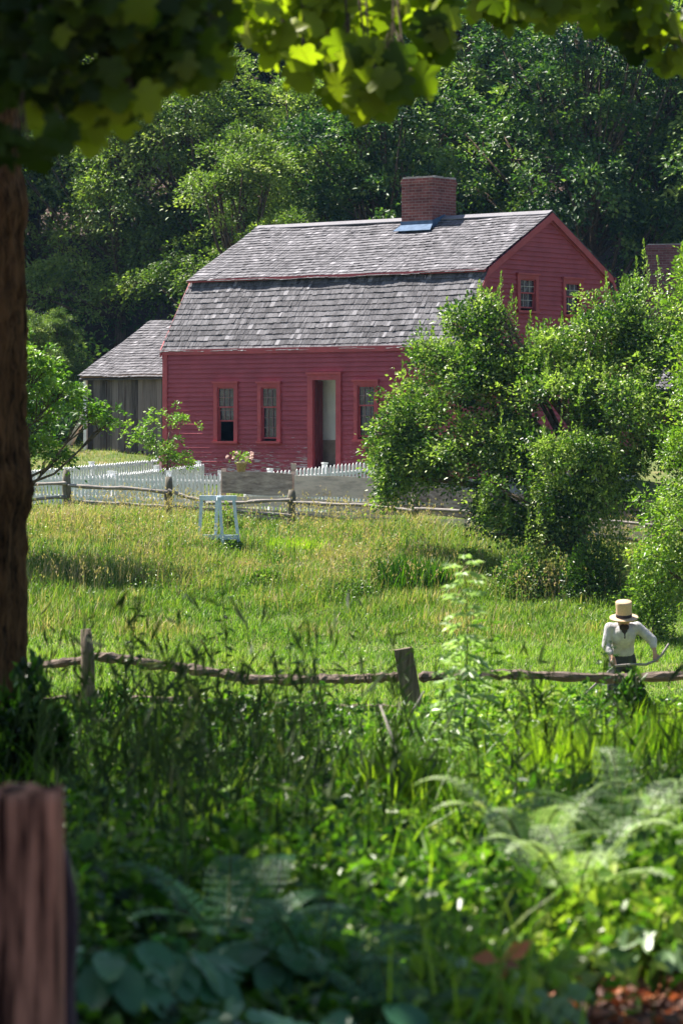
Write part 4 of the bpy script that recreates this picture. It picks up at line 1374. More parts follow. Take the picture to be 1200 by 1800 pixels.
apple = make_tree('apple_tree', 'spreading apple tree covering the right half of the red house', 'tree', ab, alb, (.1, 0, W(1000, 620, 55.5).z - ab[2]), .20, 'apple', 3300, 34, .12, .75, .078, .044, (.44, .38), sub=3, lo=.1, down=.7, fuzz=.45, nup=.5,  # wide tint spread stands in for leaf glints and the darker inner crown
                  extra=shoots(sh_l, ab), gap=gapf)
# low suckers round the foot
cb = (W(1235, 0, 50).x, 50.0, 0); cb = (cb[0], cb[1], g(cb[0], cb[1]))
CLb = lobes_px([(1195, 905, 82, 60, 50), (1165, 990, 48, 52, 49.8), (1225, 800, 60, 66, 50), (1240, 1000, 60, 60, 50), (1222, 500, 36, 66, 50.2), (1235, 620, 40, 60, 50.1), (1270, 700, 70, 80, 50.2), (1270, 560, 60, 80, 50.2)], cb)
make_tree('apple_tree', 'smaller yellow-green apple tree cut off by the right edge', 'tree', cb, CLb, (0, 0, W(1235, 560, 50).z - cb[2]), .12, 'apple_pale', 620, 40, .11, .7, .072, .04, (.4, .25), sub=6, lo=.2, fuzz=.25, nup=.6,
          extra=shoots([(1190, 520, 440, 50.2), (1200, 480, 425, 50.2)], cb))

# oak-like tree behind the maple trunk, reaching right over the picket fence
ob = (W(-25, 0, 56).x, 56.0, 0); ob = (ob[0], ob[1], g(ob[0], ob[1]))
OL = lobes_px([(60, 660, 45, 38, 56), (110, 692, 48, 24, 55.8), (160, 725, 42, 20, 55.6), (195, 740, 22, 10, 55.5), (60, 725, 38, 26, 56), (55, 790, 34, 26, 56), (100, 805, 26, 10, 55.9), (-20, 640, 70, 70, 56), (-70, 720, 60, 70, 56.2), (-90, 600, 60, 60, 56.2)], ob)
make_tree('young_oak', 'young oak with bright leaves reaching out from behind the maple trunk', 'tree', ob, OL, (0, 0, W(-25, 640, 56).z - ob[2]), .11, 'oak', 420, 30, .10, .38, .085, .055, (.5, .25), sub=12, lo=.1, fuzz=.35)

# shrub at the corner of shed and house
vb_ = (W(290, 0, 67.5).x, 67.5, 0); vb_ = (vb_[0], vb_[1], g(vb_[0], vb_[1]))
VL = lobes_px([(290, 738, 34, 20, 67.5), (250, 765, 24, 18, 67.5), (285, 790, 36, 22, 67.5), (305, 808, 28, 16, 67.4), (262, 740, 14, 10, 67.6), (320, 735, 12, 8, 67.5)], vb_)
make_tree('viburnum_shrub', 'thin yellow-green shrub with bare twigs at the house corner', 'shrub', vb_, VL, (.1, 0, W(290, 760, 67.5).z - vb_[2]), .035, 'oak', 90, 18, .08, .5, .08, .045, (.6, .25), bark_m='twig', sub=16, lo=.1, fuzz=.4)

# ================================================================== GRASS
def blades(x, y, z0, h, w, lean, tint, seg=3, ang=None):
    """curved grass blades. returns V, quads, tris, tint"""
    n = len(x)
    a = rng.uniform(0, 2 * np.pi, n) if ang is None else ang
    dx, dy = np.cos(a), np.sin(a)
    fa = a + np.pi / 2 + rng.normal(size=n) * .4
    sx_, sy_ = np.cos(fa), np.sin(fa)
    Vs = []
    for i in range(seg):
        t = i / seg
        cx = x + dx * lean * h * t ** 2; cy_ = y + dy * lean * h * t ** 2; cz = z0 + h * (t - .28 * lean * t ** 2)
        ww = w * (1 - t * .75) * .5
        Vs.append(np.stack([cx - sx_ * ww, cy_ - sy_ * ww, cz], 1)); Vs.append(np.stack([cx + sx_ * ww, cy_ + sy_ * ww, cz], 1))
    Vs.append(np.stack([x + dx * lean * h, y + dy * lean * h, z0 + h * (1 - .28 * lean)], 1))
    k = 2 * seg + 1
    V = np.stack(Vs, 1).reshape(-1, 3)
    b = np.arange(n) * k
    q = [np.stack([b + 2 * i, b + 2 * i + 1, b + 2 * i + 3, b + 2 * i + 2], 1) for i in range(seg - 1)]
    t_ = np.stack([b + 2 * seg - 2, b + 2 * seg - 1, b + 2 * seg], 1)
    return V, q, t_, np.repeat(tint, k)


def grass_obj(name, x, y, h, w, lean, tint, material, seg=3, parent=None, base=None):
    z0 = G(x, y) - .02 if base is None else base
    V, q, t_, T = blades(x, y, z0, h, w, lean, np.clip(tint, 0, 1), seg)
    return new_obj(name, np_mesh(name, V, q + [t_], T), material, parent)


# mown field between the fences
n = 210000
y = 30 + 24 * rng.uniform(size=n) ** .8
x = rng.uniform(-1, 1, n) * (y * .135 + 1.2)
lush = wave(x, y, .9, 1)
h = .11 * (1 + .6 * rng.uniform(-1, 1, n)) * (1 + .35 * lush)
tn = .43 + .13 * wave(x, y, .5, 4) + .14 * wave(x, y, 3.1, 2) + rng.normal(size=n) * .2 + .18 * sstep(46, 41, y)
o = grass_obj('field_grass', x, y, h, .017, rng.uniform(.1, .8, n), tn, 'grass', 2)
tag(o, 'short sunlit grass of the field behind the near fence', 'grass', kind='stuff')

# taller grass on the bank
n = 150000
y = 49.5 + 15 * rng.uniform(size=n) ** .85
x = rng.uniform(-1, 1, n) * (y * .125 + 1.5)
px = 600 + F * x / y
pz = wave(x, y, .8, 3); p2 = wave(x, y, 1.9, 7)
h = .28 * (1 + .5 * rng.uniform(-1, 1, n)) * (1 + .75 * np.clip(pz + .5 * p2, -1, 1)) * (1 - .45 * sstep(61, 64, y)) * (.4 + .6 * sstep(49.5, 54, y))
tn = .46 + .24 * p2 + .16 * pz + .14 * wave(x, y, 4.3, 1) + rng.normal(size=n) * .22
tn = tn + .22 * np.exp(-((px - 110) / 90) ** 2 - ((y - 60.5) / 2) ** 2) + .18 * np.exp(-((px - 420) / 70) ** 2 - ((y - 55.5) / 1.6) ** 2) + .18 * np.exp(-((px - 600) / 60) ** 2 - ((y - 57.5) / 2) ** 2)
tn = tn - .14 * np.exp(-((px - 500) / 60) ** 2 - ((y - 59) / 3) ** 2)
h = h * np.where(px < 400, 1., 1.) * (1 - .5 * np.exp(-((px - 384) / 40) ** 2 - ((y - 59) / 1.5) ** 2))
o = grass_obj('bank_grass', x, y, h, .02, rng.uniform(.1, .7, n), tn, 'bankgrass', 3)
tag(o, 'rough green and tan grass on the bank below the fences', 'grass', kind='stuff')
# seed heads over the bank and along the fence
n = 9000
y = rng.uniform(53, 64, n); x = rng.uniform(-1, 1, n) * (y * .125 + 1)
k_ = wave(x, y, 1.1, 5) + rng.normal(size=n) * .3 > .25
x, y = x[k_], y[k_]; n = len(x)
hh = rng.uniform(.4, .75, n)
V, q, t_, T = blades(x, y, G(x, y), hh, np.full(n, .008), rng.uniform(.05, .3, n), np.full(n, .9), 2)
cs = np.stack([x, y, G(x, y) + hh * .97], 1)
cs = np.repeat(cs, 4, 0) + rng.normal(size=(n * 4, 3)) * np.array([.02, .02, .05])
V2, F2, T2 = leaves(cs, rdir(n * 4, 2.5), rdir(n * 4), .06, .02, rng.uniform(.82, 1, n * 4))
me = np_mesh('seed_heads', np.concatenate([V, V2]), q + [np.concatenate([t_, F2 + len(V)])], np.concatenate([T, T2]))
tag(new_obj('seed_heads', me, 'bankgrass'), 'tan seed heads standing over the bank grass', 'grass', kind='stuff')

# broad weeds mixed into bank and field, in patches
n = 90000
y = 33 + 31 * rng.uniform(size=n) ** .7; x = rng.uniform(-1, 1, n) * (y * .13 + 1.2)
pa = wave(x, y, 1.3, 11) + .8 * wave(x, y, 3.3, 5) + rng.normal(size=n) * .35
k_ = pa > np.where(y > 52, .0, .55)
x, y, pa = x[k_], y[k_], pa[k_]; n = len(x)
hh = rng.uniform(.02, 1, n) * np.where(y > 52, .42, .12) * (1 + .4 * np.clip(pa - .3, 0, 1))
P = np.stack([x, y, G(x, y) + hh], 1)
ln = rng.uniform(.025, .06, n)
o = leaf_obj('field_weeds', [leaves(P, rdir(n, .3), rdir(n, .9), ln, ln * .55, np.clip(.42 + .3 * wave(x, y, 2.1, 8) + rng.normal(size=n) * .2, 0, 1))], 'apple')
tag(o, 'small broad-leaved weeds patched through field and bank grass', 'grass', kind='stuff')


def leafy_clump(name, label, cat, px, py, Y, rx, ry, n, ln, wd, material, tint, blade=False, depth=None):
    x0, y0 = XY(px, Y); z0 = g(x0, y0); k = Y / F
    r = thing(name, label, cat, (x0, y0, z0))
    hgt = max(.2, ZT(py - ry, Y) - z0); rxm = rx * k
    if blade:
        xx = rng.normal(size=n) * rxm * .45; yy = rng.normal(size=n) * rxm * .4
        V, q, t_, T = blades(xx, yy, G(xx + x0, yy + y0) - z0 - .02, hgt * rng.uniform(.6, 1.08, n), np.full(n, wd), rng.uniform(.05, .5, n), np.clip(rng.normal(tint, .15, n), 0, 1), 4)
        new_obj('leaves', np_mesh('leaves', V, q + [t_], T), material, r)
    else:
        d = rdir(n, .4); d[:, 2] = abs(d[:, 2]); rr = rng.uniform(.35, 1.05, n)[:, None]
        c = d * rr * np.array([rxm, rxm * .8, hgt]) * (1 + .22 * wave(d[:, 0] * 3, d[:, 2] * 3)[:, None])
        c[:, 2] = np.maximum(c[:, 2], .03)
        leaf_obj('foliage', [leaves(c, unit(d + rdir(n) * .7), unit(rdir(n, 1.2)), ln * rng.uniform(.7, 1.3, n), wd, np.clip(rng.normal(tint, .2, n), 0, 1))], material, r)
        st = MB()
        for i in range(14):
            a = Vector((random.uniform(-.3, .3) * rxm, random.uniform(-.3, .3) * rxm, -.03)); e = Vector(c[random.randrange(n)])
            st.tube([a, a.lerp(e, .5) + Vector((0, 0, .05)), e], [.012, .009, .004], 4)
        st.build('stem', 'twig', r)
    return r


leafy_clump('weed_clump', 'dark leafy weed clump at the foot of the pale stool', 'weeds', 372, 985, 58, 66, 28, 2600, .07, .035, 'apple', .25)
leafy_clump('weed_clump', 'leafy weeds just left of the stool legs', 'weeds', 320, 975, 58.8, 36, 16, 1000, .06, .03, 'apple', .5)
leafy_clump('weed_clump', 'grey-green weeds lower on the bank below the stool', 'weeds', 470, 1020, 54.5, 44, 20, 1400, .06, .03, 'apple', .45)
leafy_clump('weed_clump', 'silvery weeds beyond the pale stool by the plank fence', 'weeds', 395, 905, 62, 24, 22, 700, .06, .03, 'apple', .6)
leafy_clump('iris_clump', 'dark green clump of long blades below the rail fence', 'plant', 725, 1010, 54, 62, 40, 1500, .3, .03, 'lush', .12, True)
leafy_clump('iris_clump', 'bright green clump of blades on the bank in the middle', 'plant', 520, 970, 58, 50, 30, 1300, .3, .025, 'lush', .85, True)
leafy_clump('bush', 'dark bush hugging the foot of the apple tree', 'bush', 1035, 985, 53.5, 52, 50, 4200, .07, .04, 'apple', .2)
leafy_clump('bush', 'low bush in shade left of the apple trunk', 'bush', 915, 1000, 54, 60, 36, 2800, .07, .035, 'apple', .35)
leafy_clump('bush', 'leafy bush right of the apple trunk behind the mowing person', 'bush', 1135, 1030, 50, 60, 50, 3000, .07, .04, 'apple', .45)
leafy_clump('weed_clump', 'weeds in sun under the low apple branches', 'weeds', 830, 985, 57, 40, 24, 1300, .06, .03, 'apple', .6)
leafy_clump('grass_tuft', 'tan dry grass tuft at the left below the first rail fence post', 'grass tuft', 95, 958, 58.5, 60, 24, 900, .3, .014, 'bankgrass', .82, True)
leafy_clump('grass_tuft', 'tan dry grass tuft between stool and dark iris clump', 'grass tuft', 600, 985, 57, 55, 26, 900, .3, .014, 'bankgrass', .75, True)
leafy_clump('grass_tuft', 'green grass tuft low on the bank at left', 'grass tuft', 150, 1020, 55, 60, 26, 900, .3, .014, 'bankgrass', .25, True)
leafy_clump('grass_tuft', 'straw-coloured tuft just right of and below the stool', 'grass tuft', 430, 1000, 55.8, 36, 22, 700, .3, .014, 'bankgrass', .88, True)
leafy_clump('weed_clump', 'dark green weeds on the bank beside the maple trunk', 'weeds', 90, 1010, 56, 50, 30, 1900, .06, .03, 'apple', .2)
leafy_clump('weed_clump', 'dark weeds on the bank between trunk and stool', 'weeds', 235, 985, 57.5, 50, 26, 1700, .06, .03, 'apple', .3)
leafy_clump('weed_clump', 'dark low weeds at the foot of the bank, centre', 'weeds', 620, 1035, 53.5, 44, 18, 1200, .06, .03, 'apple', .3)
leafy_clump('weed_clump', 'sunlit weeds on the bank left of the dark iris clump', 'weeds', 655, 1000, 56, 30, 22, 1000, .06, .03, 'apple', .7)
n = 60000
y = rng.uniform(64.5, 82, n); x = rng.uniform(-1, 1, n) * (y * .13 + 1.5)
hu = (x - HX) * ct - (y - HY) * st_; hv = (x - HX) * st_ + (y - HY) * ct
su_ = (x - SX) * ct - (y - SY) * st_; sv_ = (x - SX) * st_ + (y - SY) * ct
k_ = ~((hu > -.1) & (hu < HL + .1) & (hv > -.1)) & ~((su_ > uL - .1) & (sv_ > -.1) & (sv_ < 5.3))
x, y = x[k_], y[k_]; n = len(x)
o = grass_obj('yard_grass', x, y, .12 * (1 + .6 * rng.uniform(-1, 1, n)), .018, rng.uniform(.1, .8, n), .5 + .3 * wave(x, y, 1.1, 3) + rng.normal(size=n) * .2, 'bankgrass', 2)
tag(o, 'short mixed grass of the yard between fences and house', 'grass', kind='stuff')
leafy_clump('bush', 'rounded bush of small leaves below the right edge of the big apple tree', 'bush', 1075, 905, 53.8, 40, 40, 2200, .06, .035, 'apple', .6)
print('mid done')

# ================================================================== MAPLE OVER THE CAMERA
MXY = (-2.105, 16.0)
mz = g(*MXY)
maple = thing('maple_tree', 'big maple with dark rough trunk at left and leaves hanging over the view', 'tree', (MXY[0], MXY[1], mz))
# trunk with furrowed bark
nr_, nz_ = 72, 150
an = np.linspace(0, 2 * np.pi, nr_, endpoint=False)
zz = np.linspace(-.2, 6.6, nz_)
A, Z = np.meshgrid(an, zz)
rad = .35 * (1 + .30 * np.exp(-(Z + .1) / .28)) * (1 - .02 * Z) + .012 * np.sin(Z * 2.1 + 1) + .014 * np.sin(3 * A + Z * .9)
fur = np.abs(np.sin(A * 13 + 1.6 * np.sin(Z * 2.3) + .8 * np.sin(Z * 5.1 + A * 2))) ** .6
pl = .5 + .5 * np.sin(Z * 9 + 3 * np.sin(A * 6) + 1.5 * np.sin(Z * 2.7))
knot = .05 * np.exp(-((Z - 1.9) / .16) ** 2 - ((np.cos(A + .3) - 1) / .2) ** 2) + .04 * np.exp(-((Z - 3.4) / .12) ** 2 - ((np.cos(A + .5) - 1) / .2) ** 2)
rad = rad + .034 * fur + .016 * fur * pl + .006 * rng.normal(size=A.shape) + knot
tx = rad * np.cos(A) + .02 * np.sin(Z * .8); ty = rad * np.sin(A)
V = np.stack([tx, ty, Z], -1).reshape(-1, 3)
i_ = np.arange(nz_ - 1)[:, None] * nr_; j_ = np.arange(nr_)[None]; jn = (j_ + 1) % nr_
Q = np.stack([i_ + j_, i_ + jn, i_ + nr_ + jn, i_ + nr_ + j_], -1).reshape(-1, 4)
trunk = new_obj('trunk', np_mesh('trunk', V, [Q]), 'maplebark', maple, True)
TT = Vector((0.02, 0, 6.6))

# crown: tufts of leaves spread through the crown; placed out of view to set sun and shade below
HALF = [(0, 0), (.14, -.10), (.34, -.12), (.50, .0), (.52, .14), (.42, .25), (.60, .36), (.74, .56), (.58, .64), (.38, .62), (.36, .82), (.18, .95)]
OUT = [(x, y) for x, y in HALF] + [(0, 1.08)] + [(-x, y) for x, y in HALF[:0:-1]]


def maple_leaves(P, axis, nrm, size, tint, cup=.25):
    """P: where the stalk meets the blade. lobed leaf as a fan round its centre"""
    n = len(P); axis = unit(axis); side = unit(np.cross(nrm, axis)); nn = np.cross(axis, side)
    o_ = np.array(OUT); cen = np.array([0, .42])
    pts = np.concatenate([[cen], o_]); rel = pts - cen
    k = len(pts)
    hz = -cup * (rel[:, 0] ** 2 + rel[:, 1] ** 2) + .0
    wob = rng.normal(size=(n, k)) * .035
    sz_ = np.asarray(size).reshape(-1, 1, 1)
    V = P[:, None, :] + (axis[:, None] * pts[None, :, 1, None] + side[:, None] * pts[None, :, 0, None] + nn[:, None] * (hz[None] + wob)[..., None]) * sz_
    b = np.arange(n)[:, None] * k
    m_ = k - 1
    f = np.stack([np.stack([b[:, 0], b[:, 0] + 1 + i, b[:, 0] + 1 + (i + 1) % m_], 1) for i in range(m_)], 1).reshape(-1, 3)
    return V.reshape(-1, 3), f, np.repeat(tint, k)


def shade_want(gx, gy):
    px = 600 + F * gx / np.maximum(gy, 1); py = HZ + F * (EYE - (np.interp(gy, GY, GZ) + .35)) / np.maximum(gy, 1)
    s = np.full(len(gx), .42)
    s = np.where(px < 520, .70, s)
    s = np.where((px >= 520) & (px < 640), .25, s)
    s = np.where((px >= 640) & (px < 1300) & (py < 1620), .12, s)
    s = np.where((py > 1470) & (px < 700), .93, s)
    s = np.where((py > 1610) & (px >= 700), .40, s)
    s = np.where((px > 760) & (px < 1300) & (gy > 8.3) & (gy < 11.5), 0, s)
    s = np.where((px > 1300) & (gy < 12), .15, s)
    s = np.where(gy > 25.5, 0, s)
    s = np.where((px < -100) & (gy < 25.5), .9, s)
    return s


n = 9000
cz = rng.uniform(1.5, 12.5, n) + EYE
cxx = rng.uniform(-13, 8, n); cyy = rng.uniform(-2, 30, n)
t = (cz - 3.0) / math.tan(SUN_EL)
gx = cxx - SUN_H.x * t; gy = cyy - SUN_H.y * t
dens = -np.log(1 - np.clip(shade_want(gx, gy), 0, .95))
ok = (rng.uniform(size=n) < dens / 3.0 * 1.0)
ell = ((cxx - MXY[0]) / 10.5) ** 2 + ((cyy - MXY[1] + 2) / 13) ** 2 + ((cz - 11.5) / 6.5) ** 2 < 1
top = EYE + .1423 * cyy
free = cz > top + .85
# the sunlit sprays keep a clear line to the sun
sp_c = np.array([W(620, 60, 12.5), W(700, 120, 12.5), W(520, 60, 12.5), W(450, 40, 12.5), W(900, 10, 13.7), W(1150, 60, 13.7)])
sd = np.array(SUN)
for s_ in sp_c:
    r_ = np.stack([cxx, cyy, cz], 1) - s_
    pr = r_ @ sd
    dist = np.linalg.norm(r_ - pr[:, None] * sd, axis=1)
    ok &= ~((pr > 0) & (dist < 1.1) & (rng.uniform(size=n) < .93))
sel = ok & ell & free
cc = np.stack([cxx, cyy, cz], 1)[sel]
ex = []  # extra unseen tufts added to shade the dark left sprays
for (px_, py_) in ((40, 40), (100, 120), (170, 60), (240, 110), (300, 40), (340, 100), (30, 180), (150, 180), (-40, 90), (220, 30)):
    for q in range(9):
        p_ = np.array(W(px_, py_, 8.5)) + np.array(SUN) * random.uniform(1.5, 4.5) + rng.normal(size=3) * .12
        if p_[2] > EYE + .1423 * p_[1] + .75: ex.append(p_)
cc = np.concatenate([cc, np.array(ex)])
print('canopy tufts', len(cc))
k = 46
idx = np.repeat(np.arange(len(cc)), k); n = len(idx)
P = cc[idx] + rng.normal(size=(n, 3)) * np.array([.22, .22, .10])
out = unit(P - np.array([MXY[0], MXY[1], 9.]))
ax = unit(out * .6 + rng.normal(size=(n, 3)) * .7 + np.array([0, 0, -.35])); nr = unit(rng.normal(size=(n, 3)) * .45 + np.array([0, 0, 1.]))
V, Fc, T = leaves(P, ax, nr, rng.uniform(.11, .17, n), .15, np.clip(rng.normal(.5, .2, n), 0, 1), fold=.06, curl=.1)
V = V - np.array([MXY[0], MXY[1], mz])
leaf_obj('crown', [(V, Fc, T)], 'maple', maple)

# hanging sprays
org = np.array([MXY[0], MXY[1], mz])
SPR = [  # px, py, rx, ry, Y, leaves, tint (shade and sun painted in)
    (450, 35, 38, 34, 10, 22, .85), (500, 75, 40, 30, 10.1, 22, .85), (535, 125, 26, 20, 9.9, 8, .8), (580, 50, 50, 40, 10.2, 26, .8), (560, 5, 110, 25, 10.2, 30, .8), (610, 110, 40, 30, 9.9, 16, .7),
    (650, 165, 34, 22, 9.8, 12, .6), (715, 165, 34, 18, 9.8, 10, .6), (690, 110, 36, 26, 9.9, 14, .55), (755, 70, 28, 34, 10.1, 14, .65), (690, 30, 70, 34, 10.3, 26, .7), (600, 165, 16, 14, 9.9, 4, .75), (430, 10, 26, 20, 10, 8, .8),
    (655, 190, 22, 10, 9.8, 5, .7), (745, 10, 50, 20, 10.1, 12, .7),
    (880, 2, 50, 18, 11, 16, .7), (950, 6, 40, 18, 11, 14, .7), (905, 30, 24, 16, 11, 7, .7), (990, 12, 22, 12, 11, 4, .85), (850, 15, 16, 10, 11, 3, .5), (945, 40, 14, 12, 11, 3, .7),
    (1060, 12, 40, 24, 11, 14, .75), (1115, 25, 40, 26, 11, 16, .6), (1165, 55, 28, 34, 11.1, 14, .65), (1188, 105, 20, 18, 11, 7, .9), (1125, 70, 16, 12, 11, 4, .4), (1230, 60, 40, 60, 11.2, 18, .6),
    (50, 60, 110, 60, 8.6, 70, .3), (150, 95, 95, 55, 8.4, 64, .3), (250, 70, 80, 60, 8.5, 60, .3), (335, 50, 50, 50, 8.6, 40, .4), (370, 100, 28, 40, 8.7, 16, .55), (340, 150, 30, 26, 8.6, 12, .6), (110, 165, 60, 34, 8.3, 30, .25), (190, 165, 50, 34, 8.4, 22, .35),
    (275, 140, 46, 34, 8.5, 20, .45), (60, 215, 26, 20, 8.6, 8, .9), (160, 225, 30, 26, 8.5, 9, .9), (225, 205, 34, 22, 8.4, 9, .75), (105, 245, 14, 14, 8.2, 4, .3), (38, 285, 40, 22, 8.2, 12, .2), (300, 12, 90, 30, 8.7, 44, .35),
    (100, 10, 120, 30, 8.6, 70, .3), (200, 20, 90, 30, 8.2, 50, .3), (-30, 120, 60, 80, 8.5, 34, .3), (20, 140, 70, 40, 8.8, 34, .3), (-20, 275, 40, 30, 8.2, 14, .2), (395, 55, 14, 26, 8.8, 6, .5)]
SPR = [(a_, b_, c_, d_, e_ * (1.25 if e_ > 9 else 1.0), f_, g_) for (a_, b_, c_, d_, e_, f_, g_) in SPR]
parts = []
tw = MB(); br = MB()
for (px, py, rx, ry, Y, nl, tn) in SPR:
    c = np.array(W(px, py, Y)); kx = Y / F
    if Y < 11.5: py -= 36; nl = int(nl * .85)
    off = rng.uniform(-1, 1, (nl, 3)); off = off * np.minimum(1, 1 / np.maximum(np.linalg.norm(off, axis=1), 1e-6))[:, None] * np.array([rx * kx, .3, ry * kx])
    P = c + off; P[:, 2] += .045
    ax = unit(np.stack([off[:, 0] * 2.5, rng.normal(size=nl) * .35, -.75 + rng.normal(size=nl) * .32], 1) + rng.normal(size=(nl, 3)) * np.array([.45, .2, .1]))
    nrm = unit(np.stack([rng.normal(size=nl) * .45, -1 + rng.normal(size=nl) * .5, .55 + rng.normal(size=nl) * .45], 1))
    sz_ = rng.uniform(.065, .11, nl) * (1.25 if Y > 11.5 else .8)
    parts.append(maple_leaves(P - org, ax, nrm, sz_, np.clip(rng.normal(tn, .18, nl), 0, 1)))
    tw = MB()
    anchor = Vector(W(px + random.uniform(-60, 20), -140, Y + .4)) - Vector(org)
    cv = Vector(c - org) + Vector((0, 0, .04))
    tw.tube([anchor, anchor.lerp(cv, .5) + Vector((random.uniform(-.03, .03), 0, .02)), cv], [.010, .006, .003], 5)
    for q in P[:14]:
        e = Vector(q - org); tw.tube([cv.lerp(anchor, random.uniform(0, .3)), cv.lerp(e, .6) + Vector((0, 0, .012)), e], [.003, .0022, .0014], 4)
    tw.build('twig', 'twig', maple)
leaf_obj('leaf_spray', parts, 'maple', maple)
# limbs
br.tube([TT - Vector((0, 0, .3)), TT + Vector((-.2, .3, 1.6)), TT + Vector((-.1, .2, 4.5)), TT + Vector((.3, 0, 7))], [.40, .30, .18, .06], 14, jit=.05)
for (dx, dy, dz) in ((3.2, -6.5, -.1), (1.2, -7.8, -.3), (4.5, -4, 1.0), (-1.5, -7, .1), (5.5, -1, 3), (-5, -3, 2), (-6, 2, 3), (2, 5, 3.5), (4.5, 3, 4.5), (-3, 5, 4), (0, -5, 3), (-6, -7, 1.5)):
    e = TT + Vector((dx, dy, dz)); s0 = TT + Vector((0, 0, max(0, dz * .35)))
    m1 = s0.lerp(e, .4) + Vector((0, 0, .8)); m2 = s0.lerp(e, .75) + Vector((0, 0, .55))
    br.tube([s0, m1, m2, e], [.15, .10, .06, .025], 8, jit=.06)
    for q in range(7):
        a0 = m1.lerp(e, random.uniform(0, 1)); b0 = a0 + Vector((random.uniform(-1.3, 1.3), random.uniform(-1.3, 1.3), random.uniform(.1, 1.4)))
        br.tube([a0, a0.lerp(b0, .5) + Vector((0, 0, .1)), b0], [.03, .02, .008], 5)
br.build('limb', 'maplebark', maple, True)

# ================================================================== FOREGROUND WEEDS
def in_view(x, y, m=1.12):
    return np.abs(x) < y * .1154 * m + .35


def ppx(x, y): return 600 + F * x / y


def gpy(x, y, h=0.): return HZ + F * (EYE - G(x, y) - h) / y


def bare(x, y):      # trodden litter at the lower right
    return (x > .45 + (y - 6.2) * .05) & (y < 8.6)


# leafy ground cover
n = 130000
y = 5.6 + 20.5 * rng.uniform(size=n) ** .85; x = rng.uniform(-1, 1, n) * (y * .125 + .5)
m_ = ~(bare(x, y) & (rng.uniform(size=n) < .93))
x, y = x[m_], y[m_]; n = len(x)
px = ppx(x, y)
Hh = (.30 + .12 * wave(x, y, 2.2, 1) + .12 * wave(x, y, 5., 2)) * (1 + .55 * sstep(14, 22, y)) * (.55 + .45 * sstep(6.5, 10, y))
Hh = np.maximum(Hh, .06)
zz = rng.uniform(.1, 1, n) ** .6 * Hh
P = np.stack([x, y, G(x, y) + zz], 1)
ln = rng.uniform(.035, .085, n) * (1 + .25 * wave(x, y, 3, 4))
wd = ln * rng.uniform(.35, .7, n)
tn = .38 + .2 * wave(x, y, 1.7, 6) + rng.normal(size=n) * .2 + .14 * sstep(550, 900, px)  # tint raised toward the right to imitate the sunlit side
o = leaf_obj('undergrowth', [leaves(P, rdir(n, .25), rdir(n, 1.1), ln, wd, np.clip(tn, 0, 1))], 'weed')
tag(o, 'tangle of leafy weeds filling the near slope', 'undergrowth', kind='stuff')

# lush blades
n = 42000
y = 7 + 19.5 * rng.uniform(size=n) ** .8; x = rng.uniform(-1, 1, n) * (y * .125 + .5)
px = ppx(x, y); py = gpy(x, y)
dn = .35 + .5 * (wave(x, y, 1.6, 9) > 0) + .3 * sstep(12, 18, y)
dn = dn * np.where((y < 9.5) & (px < 720), .04, 1) * np.where(bare(x, y), .05, 1)
m_ = rng.uniform(size=n) < dn
x, y = x[m_], y[m_]; n = len(x)
h = rng.uniform(.3, .72, n) * (1 + .2 * wave(x, y, 1.2, 3)) * (.75 + .25 * sstep(10, 18, y))
tn = .5 + .2 * wave(x, y, 1.4, 2) + rng.normal(size=n) * .17
o = grass_obj('tall_grass', x, y, h, rng.uniform(.007, .016, n), rng.uniform(.15, 1.0, n), tn, 'lush', 5)
tag(o, 'lush long-bladed grass growing among the near weeds', 'grass', kind='stuff')

# sparse tall stems that rise before the field
n = 420
y = rng.uniform(9.5, 19, n); pxs = np.concatenate([rng.normal(330, 170, 330), rng.uniform(600, 1250, 90)])
x = (pxs - 600) / F * y
tp = np.where(pxs < 640, 1000 + 250 * rng.uniform(size=n) ** .6, rng.uniform(1100, 1270, n))
h = np.maximum(.3, EYE - (tp - HZ) / F * y - G(x, y))
V, q, t_, T = blades(x, y, G(x, y), h, rng.uniform(.006, .012, n), rng.uniform(.03, .3, n), np.clip(rng.normal(.25, .25, n), 0, 1), 6)
k = 4
ti = np.repeat(np.arange(n), k); tt = rng.uniform(.45, .97, n * k)
hz_ = h[ti] * tt
LP = np.stack([x[ti], y[ti], G(x[ti], y[ti]) + hz_], 1) + rng.normal(size=(n * k, 3)) * .025
V2, F2, T2 = leaves(LP, rdir(n * k, 1.8), rdir(n * k), rng.uniform(.06, .2, n * k), rng.uniform(.008, .02, n * k), np.clip(rng.normal(.3, .2, n * k), 0, 1))
me = np_mesh('grass_stems', np.concatenate([V, V2]), q + [np.concatenate([t_, F2 + len(V)])], np.concatenate([T, T2]))
tag(new_obj('grass_stems', me, 'stem'), 'dark seeding grass stems standing up against the bright field', 'grass', kind='stuff')


